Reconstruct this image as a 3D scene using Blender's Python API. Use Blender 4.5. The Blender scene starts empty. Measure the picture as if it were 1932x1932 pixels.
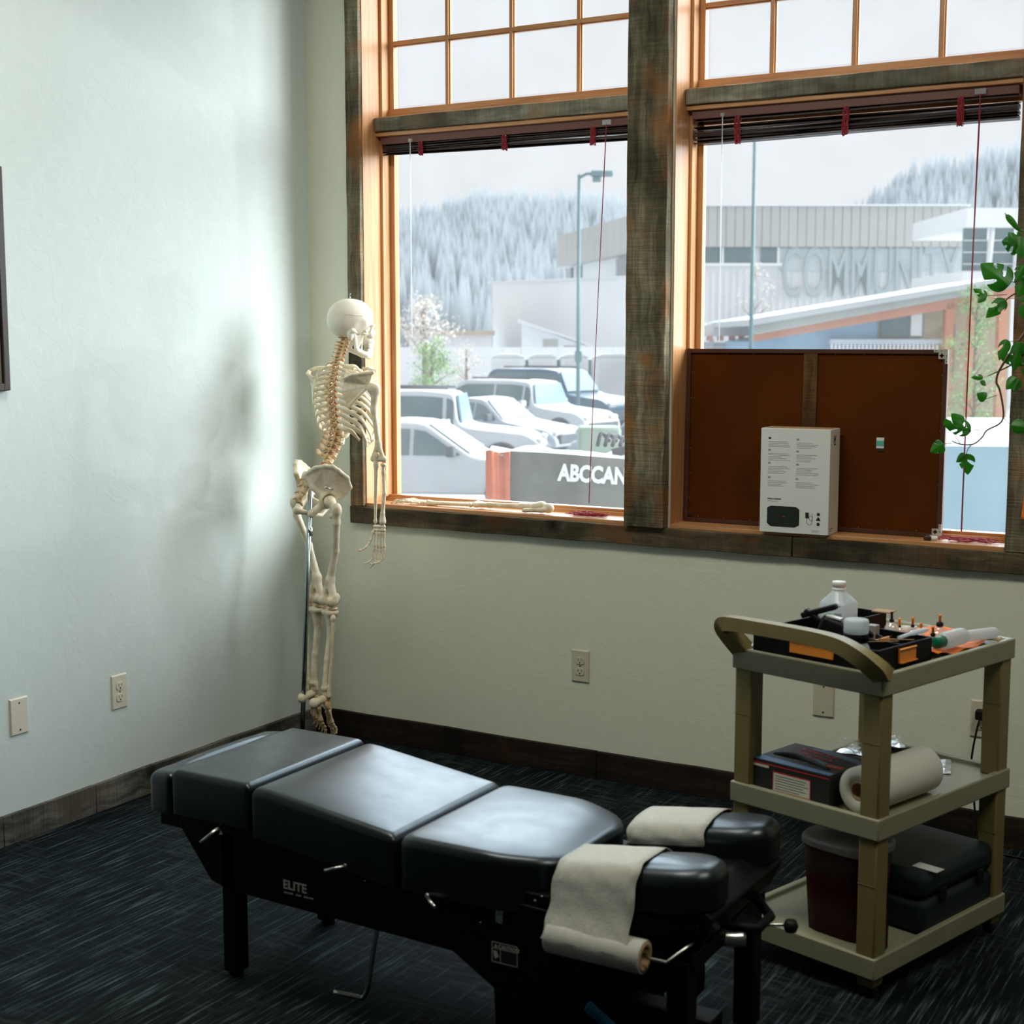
import bpy, bmesh, math, random
import numpy as np
from mathutils import Vector, Matrix, Euler
S = bpy.context.scene
COL = S.collection
random.seed(7)
PI = math.pi

# ------------------------------------------------------------------ camera
CAM = np.array([3.529, -4.495, 1.54])
FPX = 2766.0
PITCH = math.atan(328 / 2766.0)
YAW = math.radians(30.35)
cd = bpy.data.cameras.new('camera')
cd.sensor_width = 36.0
cd.lens = 36.0 * FPX / 1932.0
cd.clip_end = 3000
cam = bpy.data.objects.new('camera', cd)
COL.objects.link(cam)
cam.location = CAM
cam.rotation_euler = (PI / 2 - PITCH, 0, YAW)
S.camera = cam
cd.dof.use_dof = True
cd.dof.focus_distance = 5.2
cd.dof.aperture_fstop = 5.0

# ------------------------------------------------------------------ light
wd = bpy.data.worlds.new('world'); S.world = wd
wd.use_nodes = True
bg = wd.node_tree.nodes['Background']
bg.inputs[0].default_value = (0.94, 0.955, 1.0, 1)
bg.inputs[1].default_value = 0.83

def sun(name, travel, strength, angle, col):
    l = bpy.data.lights.new(name, 'SUN')
    l.energy = strength; l.angle = math.radians(angle); l.color = col
    o = bpy.data.objects.new(name, l); COL.objects.link(o)
    o.rotation_euler = Vector(travel).to_track_quat('-Z', 'Y').to_euler()
    o.location = (6, 8, 8)
    return o
sun('hazy_sun', (-0.85, -0.48, -0.28), 6.0, 36, (0.98, 0.99, 1.0))
sun('bright_overcast_sky', (0.10, -0.90, -0.42), 8.8, 80, (0.80, 0.94, 1.07))


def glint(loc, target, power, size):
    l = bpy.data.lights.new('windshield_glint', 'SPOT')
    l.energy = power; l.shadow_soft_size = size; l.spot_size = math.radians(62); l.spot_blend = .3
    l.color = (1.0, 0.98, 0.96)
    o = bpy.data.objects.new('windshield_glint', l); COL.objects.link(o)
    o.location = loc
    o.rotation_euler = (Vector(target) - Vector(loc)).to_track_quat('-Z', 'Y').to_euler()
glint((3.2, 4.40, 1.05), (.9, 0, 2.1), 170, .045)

def panel_light(name, loc, w, h, power, col):
    l = bpy.data.lights.new(name, 'AREA'); l.shape = 'RECTANGLE'; l.size = w; l.size_y = h; l.energy = power; l.color = col
    o = bpy.data.objects.new(name, l); COL.objects.link(o); o.location = loc
for lx, ly in ((1.5, -1.9), (3.9, -2.1)): panel_light('added_fill_lamp', (lx, ly, 3.30), 1.2, .6, 33, (1.0, .96, .84))  # unseen fill lamps added overhead to brighten the room
S.view_settings.view_transform = 'Standard'
S.view_settings.look = 'None'
S.view_settings.gamma = 1
S.view_settings.use_curve_mapping = False
S.view_settings.exposure = 0.0
S.cycles.max_bounces = 8
S.cycles.diffuse_bounces = 5
S.cycles.glossy_bounces = 4
S.cycles.transparent_max_bounces = 24
S.cycles.sample_clamp_indirect = 4
S.cycles.caustics_reflective = False
S.cycles.caustics_refractive = False
S.cycles.use_denoising = True

# ------------------------------------------------------------------ rays from the photograph onto real planes
_fw = np.array([-math.sin(YAW) * math.cos(PITCH), math.cos(YAW) * math.cos(PITCH), -math.sin(PITCH)])
_rt = np.array([math.cos(YAW), math.sin(YAW), 0.0]); _up = np.cross(_rt, _fw)
def ray(px, py): return _fw + _rt * ((px - 966) / FPX) - _up * ((py - 966) / FPX)
def hit(px, py, ax, val):
    d = ray(px, py); k = 'xyz'.index(ax)
    return Vector(CAM + d * (val - CAM[k]) / d[k])
def far(px, py, D): return Vector(CAM + ray(px, py) * D)
def hitn(px, py, p, n):
    d = ray(px, py); n = np.array(n, float)
    return Vector(CAM + d * (((np.array(p) - CAM) @ n) / (d @ n)))

# ------------------------------------------------------------------ mesh collector
class MB:
    def __init__(s): s.v = []; s.f = []; s.sm = []
    def add(s, vs, fs, smooth=False):
        n = len(s.v); s.v += [tuple(v) for v in vs]
        for f in fs: s.f.append(tuple(i + n for i in f)); s.sm.append(smooth)
        return s
    def box(s, x0, x1, y0, y1, z0, z1):
        vs = [(x, y, z) for x in (x0, x1) for y in (y0, y1) for z in (z0, z1)]
        return s.add(vs, [(0, 1, 3, 2), (4, 6, 7, 5), (0, 4, 5, 1), (2, 3, 7, 6), (0, 2, 6, 4), (1, 5, 7, 3)])
    def obox(s, M, sx, sy, sz):
        vs = [M @ Vector((x * sx / 2, y * sy / 2, z * sz / 2)) for x in (-1, 1) for y in (-1, 1) for z in (-1, 1)]
        return s.add(vs, [(0, 1, 3, 2), (4, 6, 7, 5), (0, 4, 5, 1), (2, 3, 7, 6), (0, 2, 6, 4), (1, 5, 7, 3)])
    def prism(s, pts, a, b, ax='y'):
        n = len(pts)
        def mk(p, t):
            return {'x': (t, p[0], p[1]), 'y': (p[0], t, p[1]), 'z': (p[0], p[1], t)}[ax]
        vs = [mk(p, a) for p in pts] + [mk(p, b) for p in pts]
        fs = [tuple(range(n)), tuple(range(2 * n - 1, n - 1, -1))]
        fs += [(i, i + n, (i + 1) % n + n, (i + 1) % n) for i in range(n)]
        return s.add(vs, fs)
    def tube(s, pts, r, n=10, smooth=True, flat=None, caps=True, upv=None):
        pts = [Vector(p) for p in pts]
        if not hasattr(r, '__len__'): r = [r] * len(pts)
        rings = []; prev = None
        for i, p in enumerate(pts):
            t = (pts[min(i + 1, len(pts) - 1)] - pts[max(i - 1, 0)])
            if t.length < 1e-9: t = Vector((0, 0, 1))
            t.normalize()
            if upv is not None: a = t.cross(Vector(upv))
            elif prev is None:
                a = t.cross(Vector((0, 0, 1)))
                if a.length < .05: a = t.cross(Vector((0, 1, 0)))
            else: a = prev - t * prev.dot(t)
            a.normalize(); b = t.cross(a); prev = a
            k = 1 if flat is None else flat
            rings.append([p + a * math.cos(q) * r[i] * k + b * math.sin(q) * r[i] for q in [2 * PI * j / n for j in range(n)]])
        vs = [v for R in rings for v in R]; fs = []
        for i in range(len(pts) - 1):
            for j in range(n):
                fs.append((i * n + j, i * n + (j + 1) % n, (i + 1) * n + (j + 1) % n, (i + 1) * n + j))
        s.add(vs, fs, smooth)
        if caps:
            m = (len(pts) - 1) * n
            s.add(rings[0], [tuple(range(n - 1, -1, -1))]); s.add(rings[-1], [tuple(range(n))])
        return s
    def lathe(s, prof, c=(0, 0, 0), n=24, smooth=True, M=None):
        ring = prof[0] == prof[-1]
        vs = []; fs = []
        for r, z in prof:
            for j in range(n):
                q = 2 * PI * j / n
                v = Vector((r * math.cos(q), r * math.sin(q), z))
                v = (M @ v) if M is not None else v + Vector(c)
                vs.append(v)
        for i in range(len(prof) - 1):
            for j in range(n):
                fs.append((i * n + j, i * n + (j + 1) % n, (i + 1) * n + (j + 1) % n, (i + 1) * n + j))
        if ring: return s.add(vs, fs, smooth)
        if prof[0][0] > 1e-6: fs.append(tuple(range(n - 1, -1, -1)))
        if prof[-1][0] > 1e-6: fs.append(tuple((len(prof) - 1) * n + j for j in range(n)))
        return s.add(vs, fs, smooth)
    def quad(s, a, b, c, d): return s.add([a, b, c, d], [(0, 1, 2, 3)])
    def mesh(s, name):
        me = bpy.data.meshes.new(name); me.from_pydata(s.v, [], s.f)
        me.polygons.foreach_set('use_smooth', s.sm)
        bm = bmesh.new(); bm.from_mesh(me)
        bmesh.ops.remove_doubles(bm, verts=bm.verts, dist=1e-6)
        bmesh.ops.recalc_face_normals(bm, faces=bm.faces)
        bm.to_mesh(me); bm.free()
        return me
    def obj(s, name, mat, parent=None, bevel=0, seg=2, angle=None, loc=None):
        return link(name, s.mesh(name), mat, parent, bevel, seg, loc)

def link(name, me, mat, parent=None, bevel=0, seg=2, loc=None):
    if mat is not None and not me.materials: me.materials.append(mat)
    o = bpy.data.objects.new(name, me); COL.objects.link(o)
    if parent is not None: o.parent = parent
    if loc is not None: o.location = loc
    if bevel:
        m = o.modifiers.new('bevel', 'BEVEL'); m.width = bevel; m.segments = seg; m.limit_method = 'ANGLE'; m.angle_limit = math.radians(35)
        try: me.shade_smooth(); me.set_sharp_from_angle(angle=math.radians(50))
        except Exception: pass
        m.harden_normals = False
    return o
def tag(o, label=None, cat=None, group=None, kind=None):
    if label: o['label'] = label
    if cat: o['category'] = cat
    if group: o['group'] = group
    if kind: o['kind'] = kind
    return o
def empty(name, loc=(0, 0, 0), rz=0, label=None, cat=None, group=None, kind=None):
    o = bpy.data.objects.new(name, None); COL.objects.link(o)
    o.location = loc; o.rotation_euler = (0, 0, rz); o.empty_display_size = .05
    return tag(o, label, cat, group, kind)
def sub(name, parent, loc=(0, 0, 0), rot=(0, 0, 0)):
    o = bpy.data.objects.new(name, None); COL.objects.link(o); o.parent = parent
    o.location = loc; o.rotation_euler = rot; return o
def text_mesh(txt, size, extrude=.0004, bold=0.0, align='LEFT', shear=0):
    cu = bpy.data.curves.new('lettering', 'FONT'); cu.body = txt; cu.size = size; cu.extrude = extrude; cu.offset = bold
    cu.align_x = align; cu.shear = shear; cu.resolution_u = 3
    o = bpy.data.objects.new('tmp', cu); COL.objects.link(o)
    bpy.context.view_layer.update()
    me = bpy.data.meshes.new_from_object(o.evaluated_get(bpy.context.evaluated_depsgraph_get()))
    me.name = 'lettering'
    bpy.data.objects.remove(o); bpy.data.curves.remove(cu)
    return me
def smooth_path(pts, n=6):
    """Catmull-Rom through pts"""
    P = [Vector(p) for p in pts]; P = [P[0] * 2 - P[1]] + P + [P[-1] * 2 - P[-2]]; out = []
    for i in range(1, len(P) - 2):
        for k in range(n):
            t = k / n; a, b, c, d = P[i - 1], P[i], P[i + 1], P[i + 2]
            out.append(.5 * ((2 * b) + (c - a) * t + (2 * a - 5 * b + 4 * c - d) * t * t + (3 * b - a - 3 * c + d) * t ** 3))
    out.append(P[-2]); return out

# ------------------------------------------------------------------ materials
def newmat(name):
    m = bpy.data.materials.new(name); m.use_nodes = True
    nt = m.node_tree; b = nt.nodes['Principled BSDF']; return m, nt, b
def N(nt, t, **kw):
    n = nt.nodes.new(t)
    for k, v in kw.items(): setattr(n, k, v)
    return n
def ramp(nt, stops, interp='LINEAR'):
    r = N(nt, 'ShaderNodeValToRGB'); e = r.color_ramp.elements; r.color_ramp.interpolation = interp
    while len(e) > 1: e.remove(e[-1])
    e[0].position = stops[0][0]; e[0].color = (*stops[0][1], 1)
    for p, c in stops[1:]:
        x = e.new(p); x.color = (*c, 1)
    return r
def coords(nt, scale=(1, 1, 1), kind='Object', rot=(0, 0, 0)):
    t = N(nt, 'ShaderNodeTexCoord'); m = N(nt, 'ShaderNodeMapping'); m.inputs['Scale'].default_value = scale; m.inputs['Rotation'].default_value = rot
    nt.links.new(t.outputs[kind], m.inputs[0]); return m.outputs[0]
def noise(nt, vec, scale, detail=4, rough=.55, dist=0):
    n = N(nt, 'ShaderNodeTexNoise'); n.inputs['Scale'].default_value = scale; n.inputs['Detail'].default_value = detail
    n.inputs['Roughness'].default_value = rough; n.inputs['Distortion'].default_value = dist
    nt.links.new(vec, n.inputs['Vector']); return n.outputs[0]
def bump(nt, b, h, strength=.3, dist=.01):
    n = N(nt, 'ShaderNodeBump'); n.inputs['Strength'].default_value = strength; n.inputs['Distance'].default_value = dist
    nt.links.new(h, n.inputs['Height']); nt.links.new(n.outputs[0], b.inputs['Normal']); return n
def mixc(nt, a, b, f, mode='MIX'):
    m = N(nt, 'ShaderNodeMix', data_type='RGBA', blend_type=mode)
    for s, v in ((6, a), (7, b), (0, f)):
        if isinstance(v, (tuple, float, int)): m.inputs[s].default_value = (*v, 1) if isinstance(v, tuple) else v
        else: nt.links.new(v, m.inputs[s])
    return m.outputs[2]
def plain(name, col, rough=.5, metal=0, spec=.5, var=0, vscale=20, bmp=0, bscale=80, ior=1.45, coat=0):
    m, nt, b = newmat(name)
    b.inputs['Roughness'].default_value = rough; b.inputs['Metallic'].default_value = metal
    b.inputs['Specular IOR Level'].default_value = spec; b.inputs['IOR'].default_value = ior
    b.inputs['Coat Weight'].default_value = coat
    v = coords(nt)
    r = ramp(nt, [(.3, tuple(c * (1 - var) for c in col)), (.7, tuple(min(1, c * (1 + var)) for c in col))])
    nt.links.new(noise(nt, v, vscale), r.inputs[0]); nt.links.new(r.outputs[0], b.inputs['Base Color'])
    if bmp: bump(nt, b, noise(nt, v, bscale, 6), bmp, .004)
    return m

def wood_fir():
    m, nt, b = newmat('fir_wood')
    v = coords(nt, (60, 60, 3)); n1 = noise(nt, v, 1.0, 5, .6, .6)
    r = ramp(nt, [(.25, (.44, .19, .065)), (.5, (.56, .28, .115)), (.75, (.68, .39, .19))])
    nt.links.new(n1, r.inputs[0]); nt.links.new(r.outputs[0], b.inputs['Base Color'])
    b.inputs['Roughness'].default_value = .38
    return m
def wood_fir_x():
    m, nt, b = newmat('fir_wood_lengthwise')
    v = coords(nt, (3, 60, 60)); n1 = noise(nt, v, 1.0, 5, .6, .6)
    r = ramp(nt, [(.25, (.44, .19, .065)), (.5, (.56, .28, .115)), (.75, (.68, .39, .19))])
    nt.links.new(n1, r.inputs[0]); nt.links.new(r.outputs[0], b.inputs['Base Color'])
    b.inputs['Roughness'].default_value = .38
    return m
def weathered(name, ax, lo, mid, hi, rust, seed=0.0):
    m, nt, b = newmat(name)
    sc = {'x': (1.6, 34, 34), 'y': (34, 1.6, 34), 'z': (34, 34, 1.6)}[ax]
    v0 = coords(nt)
    ad = N(nt, 'ShaderNodeVectorMath', operation='ADD'); ad.inputs[1].default_value = (seed, seed * 1.7, seed * .6); nt.links.new(v0, ad.inputs[0])
    # knots bend the grain
    vo = N(nt, 'ShaderNodeTexVoronoi'); vo.inputs['Scale'].default_value = 2.6; nt.links.new(ad.outputs[0], vo.inputs['Vector'])
    kn = N(nt, 'ShaderNodeMapRange'); kn.inputs['From Min'].default_value = .0; kn.inputs['From Max'].default_value = .16; kn.inputs['To Min'].default_value = 1; kn.inputs['To Max'].default_value = 0
    nt.links.new(vo.outputs['Distance'], kn.inputs[0])
    low = N(nt, 'ShaderNodeTexNoise'); low.inputs['Scale'].default_value = 7; low.inputs['Detail'].default_value = 2; nt.links.new(ad.outputs[0], low.inputs['Vector'])
    wp = N(nt, 'ShaderNodeVectorMath', operation='SCALE'); nt.links.new(low.outputs['Color'], wp.inputs[0]); wp.inputs['Scale'].default_value = .05
    a2 = N(nt, 'ShaderNodeVectorMath', operation='ADD'); nt.links.new(ad.outputs[0], a2.inputs[0]); nt.links.new(wp.outputs[0], a2.inputs[1])
    kv = N(nt, 'ShaderNodeVectorMath', operation='SCALE'); nt.links.new(low.outputs['Color'], kv.inputs[0])
    km = N(nt, 'ShaderNodeMath', operation='MULTIPLY'); nt.links.new(kn.outputs[0], km.inputs[0]); km.inputs[1].default_value = .10; nt.links.new(km.outputs[0], kv.inputs['Scale'])
    a3 = N(nt, 'ShaderNodeVectorMath', operation='ADD'); nt.links.new(a2.outputs[0], a3.inputs[0]); nt.links.new(kv.outputs[0], a3.inputs[1])
    mp = N(nt, 'ShaderNodeMapping'); mp.inputs['Scale'].default_value = sc; nt.links.new(a3.outputs[0], mp.inputs[0])
    g = noise(nt, mp.outputs[0], 1.0, 8, .68, .3)
    r = ramp(nt, [(.28, lo), (.5, mid), (.74, hi)]); nt.links.new(g, r.inputs[0])
    # cross saw marks
    sc2 = {'x': (150, 8, 8), 'y': (8, 150, 8), 'z': (8, 8, 150)}[ax]
    mp2 = N(nt, 'ShaderNodeMapping'); mp2.inputs['Scale'].default_value = sc2; nt.links.new(ad.outputs[0], mp2.inputs[0])
    saw = noise(nt, mp2.outputs[0], 1.0, 3, .6)
    rs = ramp(nt, [(.35, (.62, .62, .62)), (.65, (1.15, 1.15, 1.15))]); nt.links.new(saw, rs.inputs[0])
    c1 = mixc(nt, r.outputs[0], rs.outputs[0], .55, 'MULTIPLY')
    pn = noise(nt, ad.outputs[0], 5.5, 3, .6)
    rr = ramp(nt, [(.52, (0, 0, 0)), (.70, (1, 1, 1))]); nt.links.new(pn, rr.inputs[0])
    c2 = mixc(nt, c1, rust, rr.outputs[0])
    pd = noise(nt, ad.outputs[0], 3.1, 3, .6)
    rd = ramp(nt, [(.36, (.35, .35, .33)), (.60, (1, 1, 1))]); nt.links.new(pd, rd.inputs[0])
    c3 = mixc(nt, c2, rd.outputs[0], 1.0, 'MULTIPLY')
    kr = ramp(nt, [(.45, (1, 1, 1)), (.95, (.16, .12, .09))]); nt.links.new(kn.outputs[0], kr.inputs[0])
    c4 = mixc(nt, c3, kr.outputs[0], 1.0, 'MULTIPLY')
    nt.links.new(c4, b.inputs['Base Color'])
    b.inputs['Roughness'].default_value = .8; b.inputs['Specular IOR Level'].default_value = .25
    hm = N(nt, 'ShaderNodeMath', operation='ADD'); nt.links.new(g, hm.inputs[0]); nt.links.new(saw, hm.inputs[1])
    bump(nt, b, hm.outputs[0], .55, .006)
    return m
def plaster(name, col):
    m, nt, b = newmat(name)
    v = coords(nt)
    n1 = noise(nt, v, 9, 3, .5, 1.2)
    rp = ramp(nt, [(.47, (0, 0, 0)), (.51, (1, 1, 1)), (.58, (.85, .85, .85))]); nt.links.new(n1, rp.inputs[0])
    n2 = noise(nt, v, 70, 3, .6); n3 = noise(nt, v, 22, 2, .5)
    a = N(nt, 'ShaderNodeMath', operation='MULTIPLY_ADD'); nt.links.new(n2, a.inputs[0]); a.inputs[1].default_value = .35; nt.links.new(rp.outputs[0], a.inputs[2])
    a2 = N(nt, 'ShaderNodeMath', operation='MULTIPLY_ADD'); nt.links.new(n3, a2.inputs[0]); a2.inputs[1].default_value = .9; nt.links.new(a.outputs[0], a2.inputs[2])
    bump(nt, b, a2.outputs[0], .10, .003)
    r = ramp(nt, [(.3, tuple(c * .97 for c in col)), (.7, col)]); nt.links.new(n3, r.inputs[0]); nt.links.new(r.outputs[0], b.inputs['Base Color'])
    b.inputs['Roughness'].default_value = .55; b.inputs['Specular IOR Level'].default_value = .3
    return m
def carpet_mat():
    m, nt, b = newmat('carpet')
    v = coords(nt, (130, 4.5, 1)); n1 = noise(nt, v, 1.0, 3, .6)
    v2 = coords(nt, (9, 60, 1)); n2 = noise(nt, v2, 1.0, 4, .65)
    v3 = coords(nt); n3 = noise(nt, v3, 2.2, 3, .6)
    n4 = noise(nt, v3, 260, 2, .6)
    r1 = ramp(nt, [(.50, (.004, .006, .007)), (.58, (.026, .037, .040)), (.68, (.100, .142, .150))]); nt.links.new(n1, r1.inputs[0])
    r2 = ramp(nt, [(.47, (.004, .006, .007)), (.66, (.036, .045, .046))]); nt.links.new(n2, r2.inputs[0])
    rm = ramp(nt, [(.42, (0, 0, 0)), (.6, (1, 1, 1))]); nt.links.new(n3, rm.inputs[0])
    c = mixc(nt, r1.outputs[0], r2.outputs[0], rm.outputs[0])
    c = mixc(nt, c, r1.outputs[0], .45, 'LIGHTEN')
    r4 = ramp(nt, [(.35, (.35, .35, .35)), (.6, (1.1, 1.1, 1.1))]); nt.links.new(n4, r4.inputs[0])
    c = mixc(nt, c, r4.outputs[0], .8, 'MULTIPLY')
    nt.links.new(c, b.inputs['Base Color']); b.inputs['Roughness'].default_value = .75; b.inputs['Specular IOR Level'].default_value = .10; b.inputs['Specular Tint'].default_value = (.55, .85, 1.0, 1)
    bump(nt, b, n4, .6, .004)
    return m
def leather_mat():
    m, nt, b = newmat('black_vinyl')
    v = coords(nt); n = noise(nt, v, 420, 3, .6); n2 = noise(nt, v, 9, 3, .5); n5 = noise(nt, v, 16, 4, .6)
    b.inputs['Base Color'].default_value = (.003, .005, .006, 1)
    r = ramp(nt, [(.35, (.30, .30, .30)), (.7, (.36, .36, .36))]); nt.links.new(n5, r.inputs[0]); nt.links.new(r.outputs[0], b.inputs['Roughness'])
    b.inputs['Specular IOR Level'].default_value = .70; b.inputs['IOR'].default_value = 1.5; b.inputs['Specular Tint'].default_value = (.80, .95, 1.0, 1)
    b.inputs['Coat Weight'].default_value = .0
    a = N(nt, 'ShaderNodeMath', operation='MULTIPLY_ADD'); nt.links.new(n, a.inputs[0]); a.inputs[1].default_value = .12; nt.links.new(n2, a.inputs[2])
    bump(nt, b, a.outputs[0], .06, .004)
    return m
def glass_mat():
    m, nt, b = newmat('dusty_window_glass'); nt.nodes.remove(b)
    out = nt.nodes['Material Output']
    tr = N(nt, 'ShaderNodeBsdfTransparent'); tr.inputs[0].default_value = (.97, .985, .98, 1)
    tl = N(nt, 'ShaderNodeBsdfTranslucent'); tl.inputs[0].default_value = (.94, .93, .92, 1)
    gl = N(nt, 'ShaderNodeBsdfGlossy'); gl.inputs['Roughness'].default_value = .02
    v = coords(nt); n = noise(nt, v, 3.0, 6, .65)
    mr = N(nt, 'ShaderNodeMapRange'); mr.inputs['From Min'].default_value = .35; mr.inputs['From Max'].default_value = .7; mr.inputs['To Min'].default_value = .016; mr.inputs['To Max'].default_value = .034
    nt.links.new(n, mr.inputs[0])
    m1 = N(nt, 'ShaderNodeMixShader'); nt.links.new(mr.outputs[0], m1.inputs[0]); nt.links.new(tr.outputs[0], m1.inputs[1]); nt.links.new(tl.outputs[0], m1.inputs[2])
    m2 = N(nt, 'ShaderNodeMixShader'); m2.inputs[0].default_value = .006; nt.links.new(m1.outputs[0], m2.inputs[1]); nt.links.new(gl.outputs[0], m2.inputs[2])
    nt.links.new(m2.outputs[0], out.inputs[0])
    return m
def clear_mat(name, col=(1, 1, 1), tr=.7, rough=.15, mixg=.12, tl=.15):
    """thin translucent plastic or glass: transparent, glossy and scattering"""
    m, nt, b = newmat(name); nt.nodes.remove(b); out = nt.nodes['Material Output']
    a = N(nt, 'ShaderNodeBsdfTransparent'); a.inputs[0].default_value = (*col, 1)
    d0 = N(nt, 'ShaderNodeBsdfDiffuse'); d0.inputs[0].default_value = (*col, 1); d1 = N(nt, 'ShaderNodeBsdfTranslucent'); d1.inputs[0].default_value = (*col, 1)
    d = N(nt, 'ShaderNodeMixShader'); d.inputs[0].default_value = .5; nt.links.new(d0.outputs[0], d.inputs[1]); nt.links.new(d1.outputs[0], d.inputs[2])
    g = N(nt, 'ShaderNodeBsdfGlossy'); g.inputs['Roughness'].default_value = rough
    m1 = N(nt, 'ShaderNodeMixShader'); m1.inputs[0].default_value = 1 - tr; nt.links.new(a.outputs[0], m1.inputs[1]); nt.links.new(d.outputs[0], m1.inputs[2])
    m2 = N(nt, 'ShaderNodeMixShader'); m2.inputs[0].default_value = mixg; nt.links.new(m1.outputs[0], m2.inputs[1]); nt.links.new(g.outputs[0], m2.inputs[2])
    nt.links.new(m2.outputs[0], out.inputs[0]); return m
def bone_mat(name, a, b_, sc=30):
    m, nt, b = newmat(name)
    v = coords(nt); r = ramp(nt, [(.35, a), (.62, b_)]); nt.links.new(noise(nt, v, sc, 4, .6), r.inputs[0])
    nt.links.new(r.outputs[0], b.inputs['Base Color']); b.inputs['Roughness'].default_value = .5
    bump(nt, b, noise(nt, v, 160, 3), .12, .002)
    return m

M = {}
M['fir'] = wood_fir(); M['firx'] = wood_fir_x()
M['tz'] = weathered('weathered_timber_upright', 'z', (.045, .038, .022), (.19, .165, .10), (.42, .39, .27), (.30, .13, .04))
M['tx'] = weathered('weathered_timber_level', 'x', (.045, .034, .018), (.13, .10, .058), (.26, .21, .13), (.22, .10, .035), 3.1)
M['ty'] = weathered('weathered_baseboard', 'y', (.05, .045, .035), (.17, .165, .145), (.34, .34, .31), (.14, .12, .095), 5.2)
M['tg'] = weathered('grey_weathered_rail', 'x', (.15, .14, .10), (.33, .33, .26), (.50, .50, .41), (.28, .20, .12), 8.3)
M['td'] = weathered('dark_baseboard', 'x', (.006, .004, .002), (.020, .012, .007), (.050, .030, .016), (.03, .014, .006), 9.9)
M['wallL'] = plaster('left_wall_plaster_sky_tint', (.71, .81, .80)); M['wall'] = plaster('wall_plaster', (.76, .77, .64))  # left wall: same paint, with bluish skylight mixed into its colour
M['dim'] = plain('dark_taupe_light_cut', (.11, .10, .085), .8); M['ceil'] = plain('ceiling_paint', (.75, .76, .72), .8)  # dim: unseen right and rear walls darkened to cut reflected fill
M['carpet'] = carpet_mat(); M['leather'] = leather_mat(); M['glass'] = glass_mat()
M['bone'] = bone_mat('bone', (.66, .56, .38), (.84, .77, .60)); M['bone2'] = bone_mat('aged_bone', (.50, .30, .12), (.80, .66, .44), 45)
M['skull'] = bone_mat('skull_bone', (.78, .74, .62), (.86, .83, .72), 18)
M['disc'] = plain('disc_rubber', (.42, .10, .035), .5); M['cart_post'] = plain('olive_cream_plastic', (.215, .175, .065), .45, var=.05, bmp=.05)
M['cart'] = plain('cream_plastic', (.29, .29, .195), .42, var=.05, bmp=.08, bscale=300)
M['black'] = plain('black_paint', (.004, .004, .005), .5, spec=.15); M['blackp'] = plain('black_plastic', (.007, .007, .008), .5, spec=.25)
M['chrome'] = plain('brushed_steel', (.62, .63, .60), .28, metal=1); M['rod'] = plain('steel_rod', (.30, .36, .38), .25, metal=1)
M['white'] = plain('white_card', (.78, .82, .78), .5); M['ivory'] = plain('ivory_plastic', (.74, .71, .60), .4)
M['ivoryd'] = plain('ivory_plastic_warm', (.60, .56, .42), .4)
M['orange'] = plain('orange_plastic', (.80, .28, .03), .45); M['orangec'] = plain('orange_cloth', (.85, .20, .02), .7, var=.15, bmp=.3)
M['paper'] = plain('crepe_paper', (.56, .56, .50), .8, var=.07, vscale=90, bmp=.5, bscale=500)
M['towel'] = plain('paper_towel', (.78, .77, .70), .85, bmp=.3, bscale=400); M['cardb'] = plain('cardboard', (.42, .27, .14), .8)
M['red'] = plain('red_print', (.62, .04, .04), .4); M['blue'] = plain('blue_print', (.10, .20, .36), .4)
M['frm'] = plain('dark_picture_frame', (.022, .012, .007), .4); M['slat'] = plain('dark_brown_slat', (.050, .028, .024), .35, var=.2, vscale=6); M['rail'] = plain('brown_headrail', (.16, .07, .06), .5)
M['cord'] = plain('wine_red_cord', (.33, .025, .04), .6); M['wand'] = clear_mat('clear_acrylic', (.9, .93, .95), .5)
M['hard'] = plain('brown_hardboard', (.090, .024, .003), .9, spec=.1, var=.12, vscale=5, bmp=.2, bscale=400)
M['batten'] = weathered('knotty_batten', 'z', (.06, .025, .008), (.15, .07, .022), (.24, .12, .04), (.10, .045, .015), 2.2)
M['brackt'] = plain('zinc_bracket', (.60, .61, .56), .45, metal=.4); M['screw'] = plain('screw_dark', (.05, .05, .05), .4, metal=.5)
M['ink'] = plain('black_ink', (.02, .022, .02), .6); M['inkg'] = plain('grey_ink', (.34, .36, .34), .6); M['inkr'] = plain('red_ink', (.45, .04, .02), .6)
M['green'] = plain('green_plastic', (.0, .14, .07), .35); M['jug'] = clear_mat('milky_plastic', (.80, .86, .88), .22, .3, .06)
M['liq'] = plain('liquid_fill', (.55, .64, .68), .3); M['cup'] = clear_mat('clear_cup', (.93, .95, .96), .72, .05, .16)
M['foil'] = plain('foil', (.75, .78, .80), .22, metal=1, bmp=.9, bscale=60)
M['redbin'] = plain('dark_red_plastic', (.045, .001, .002), .5, spec=.2); M['lid'] = clear_mat('frosted_lid', (.86, .80, .83), .15, .3, .1)
M['case'] = plain('black_pebbled_case', (.006, .016, .020), .5, bmp=.5, bscale=700, spec=.4)
M['greyp'] = plain('grey_ink_light', (.78, .78, .68), .5)
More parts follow.
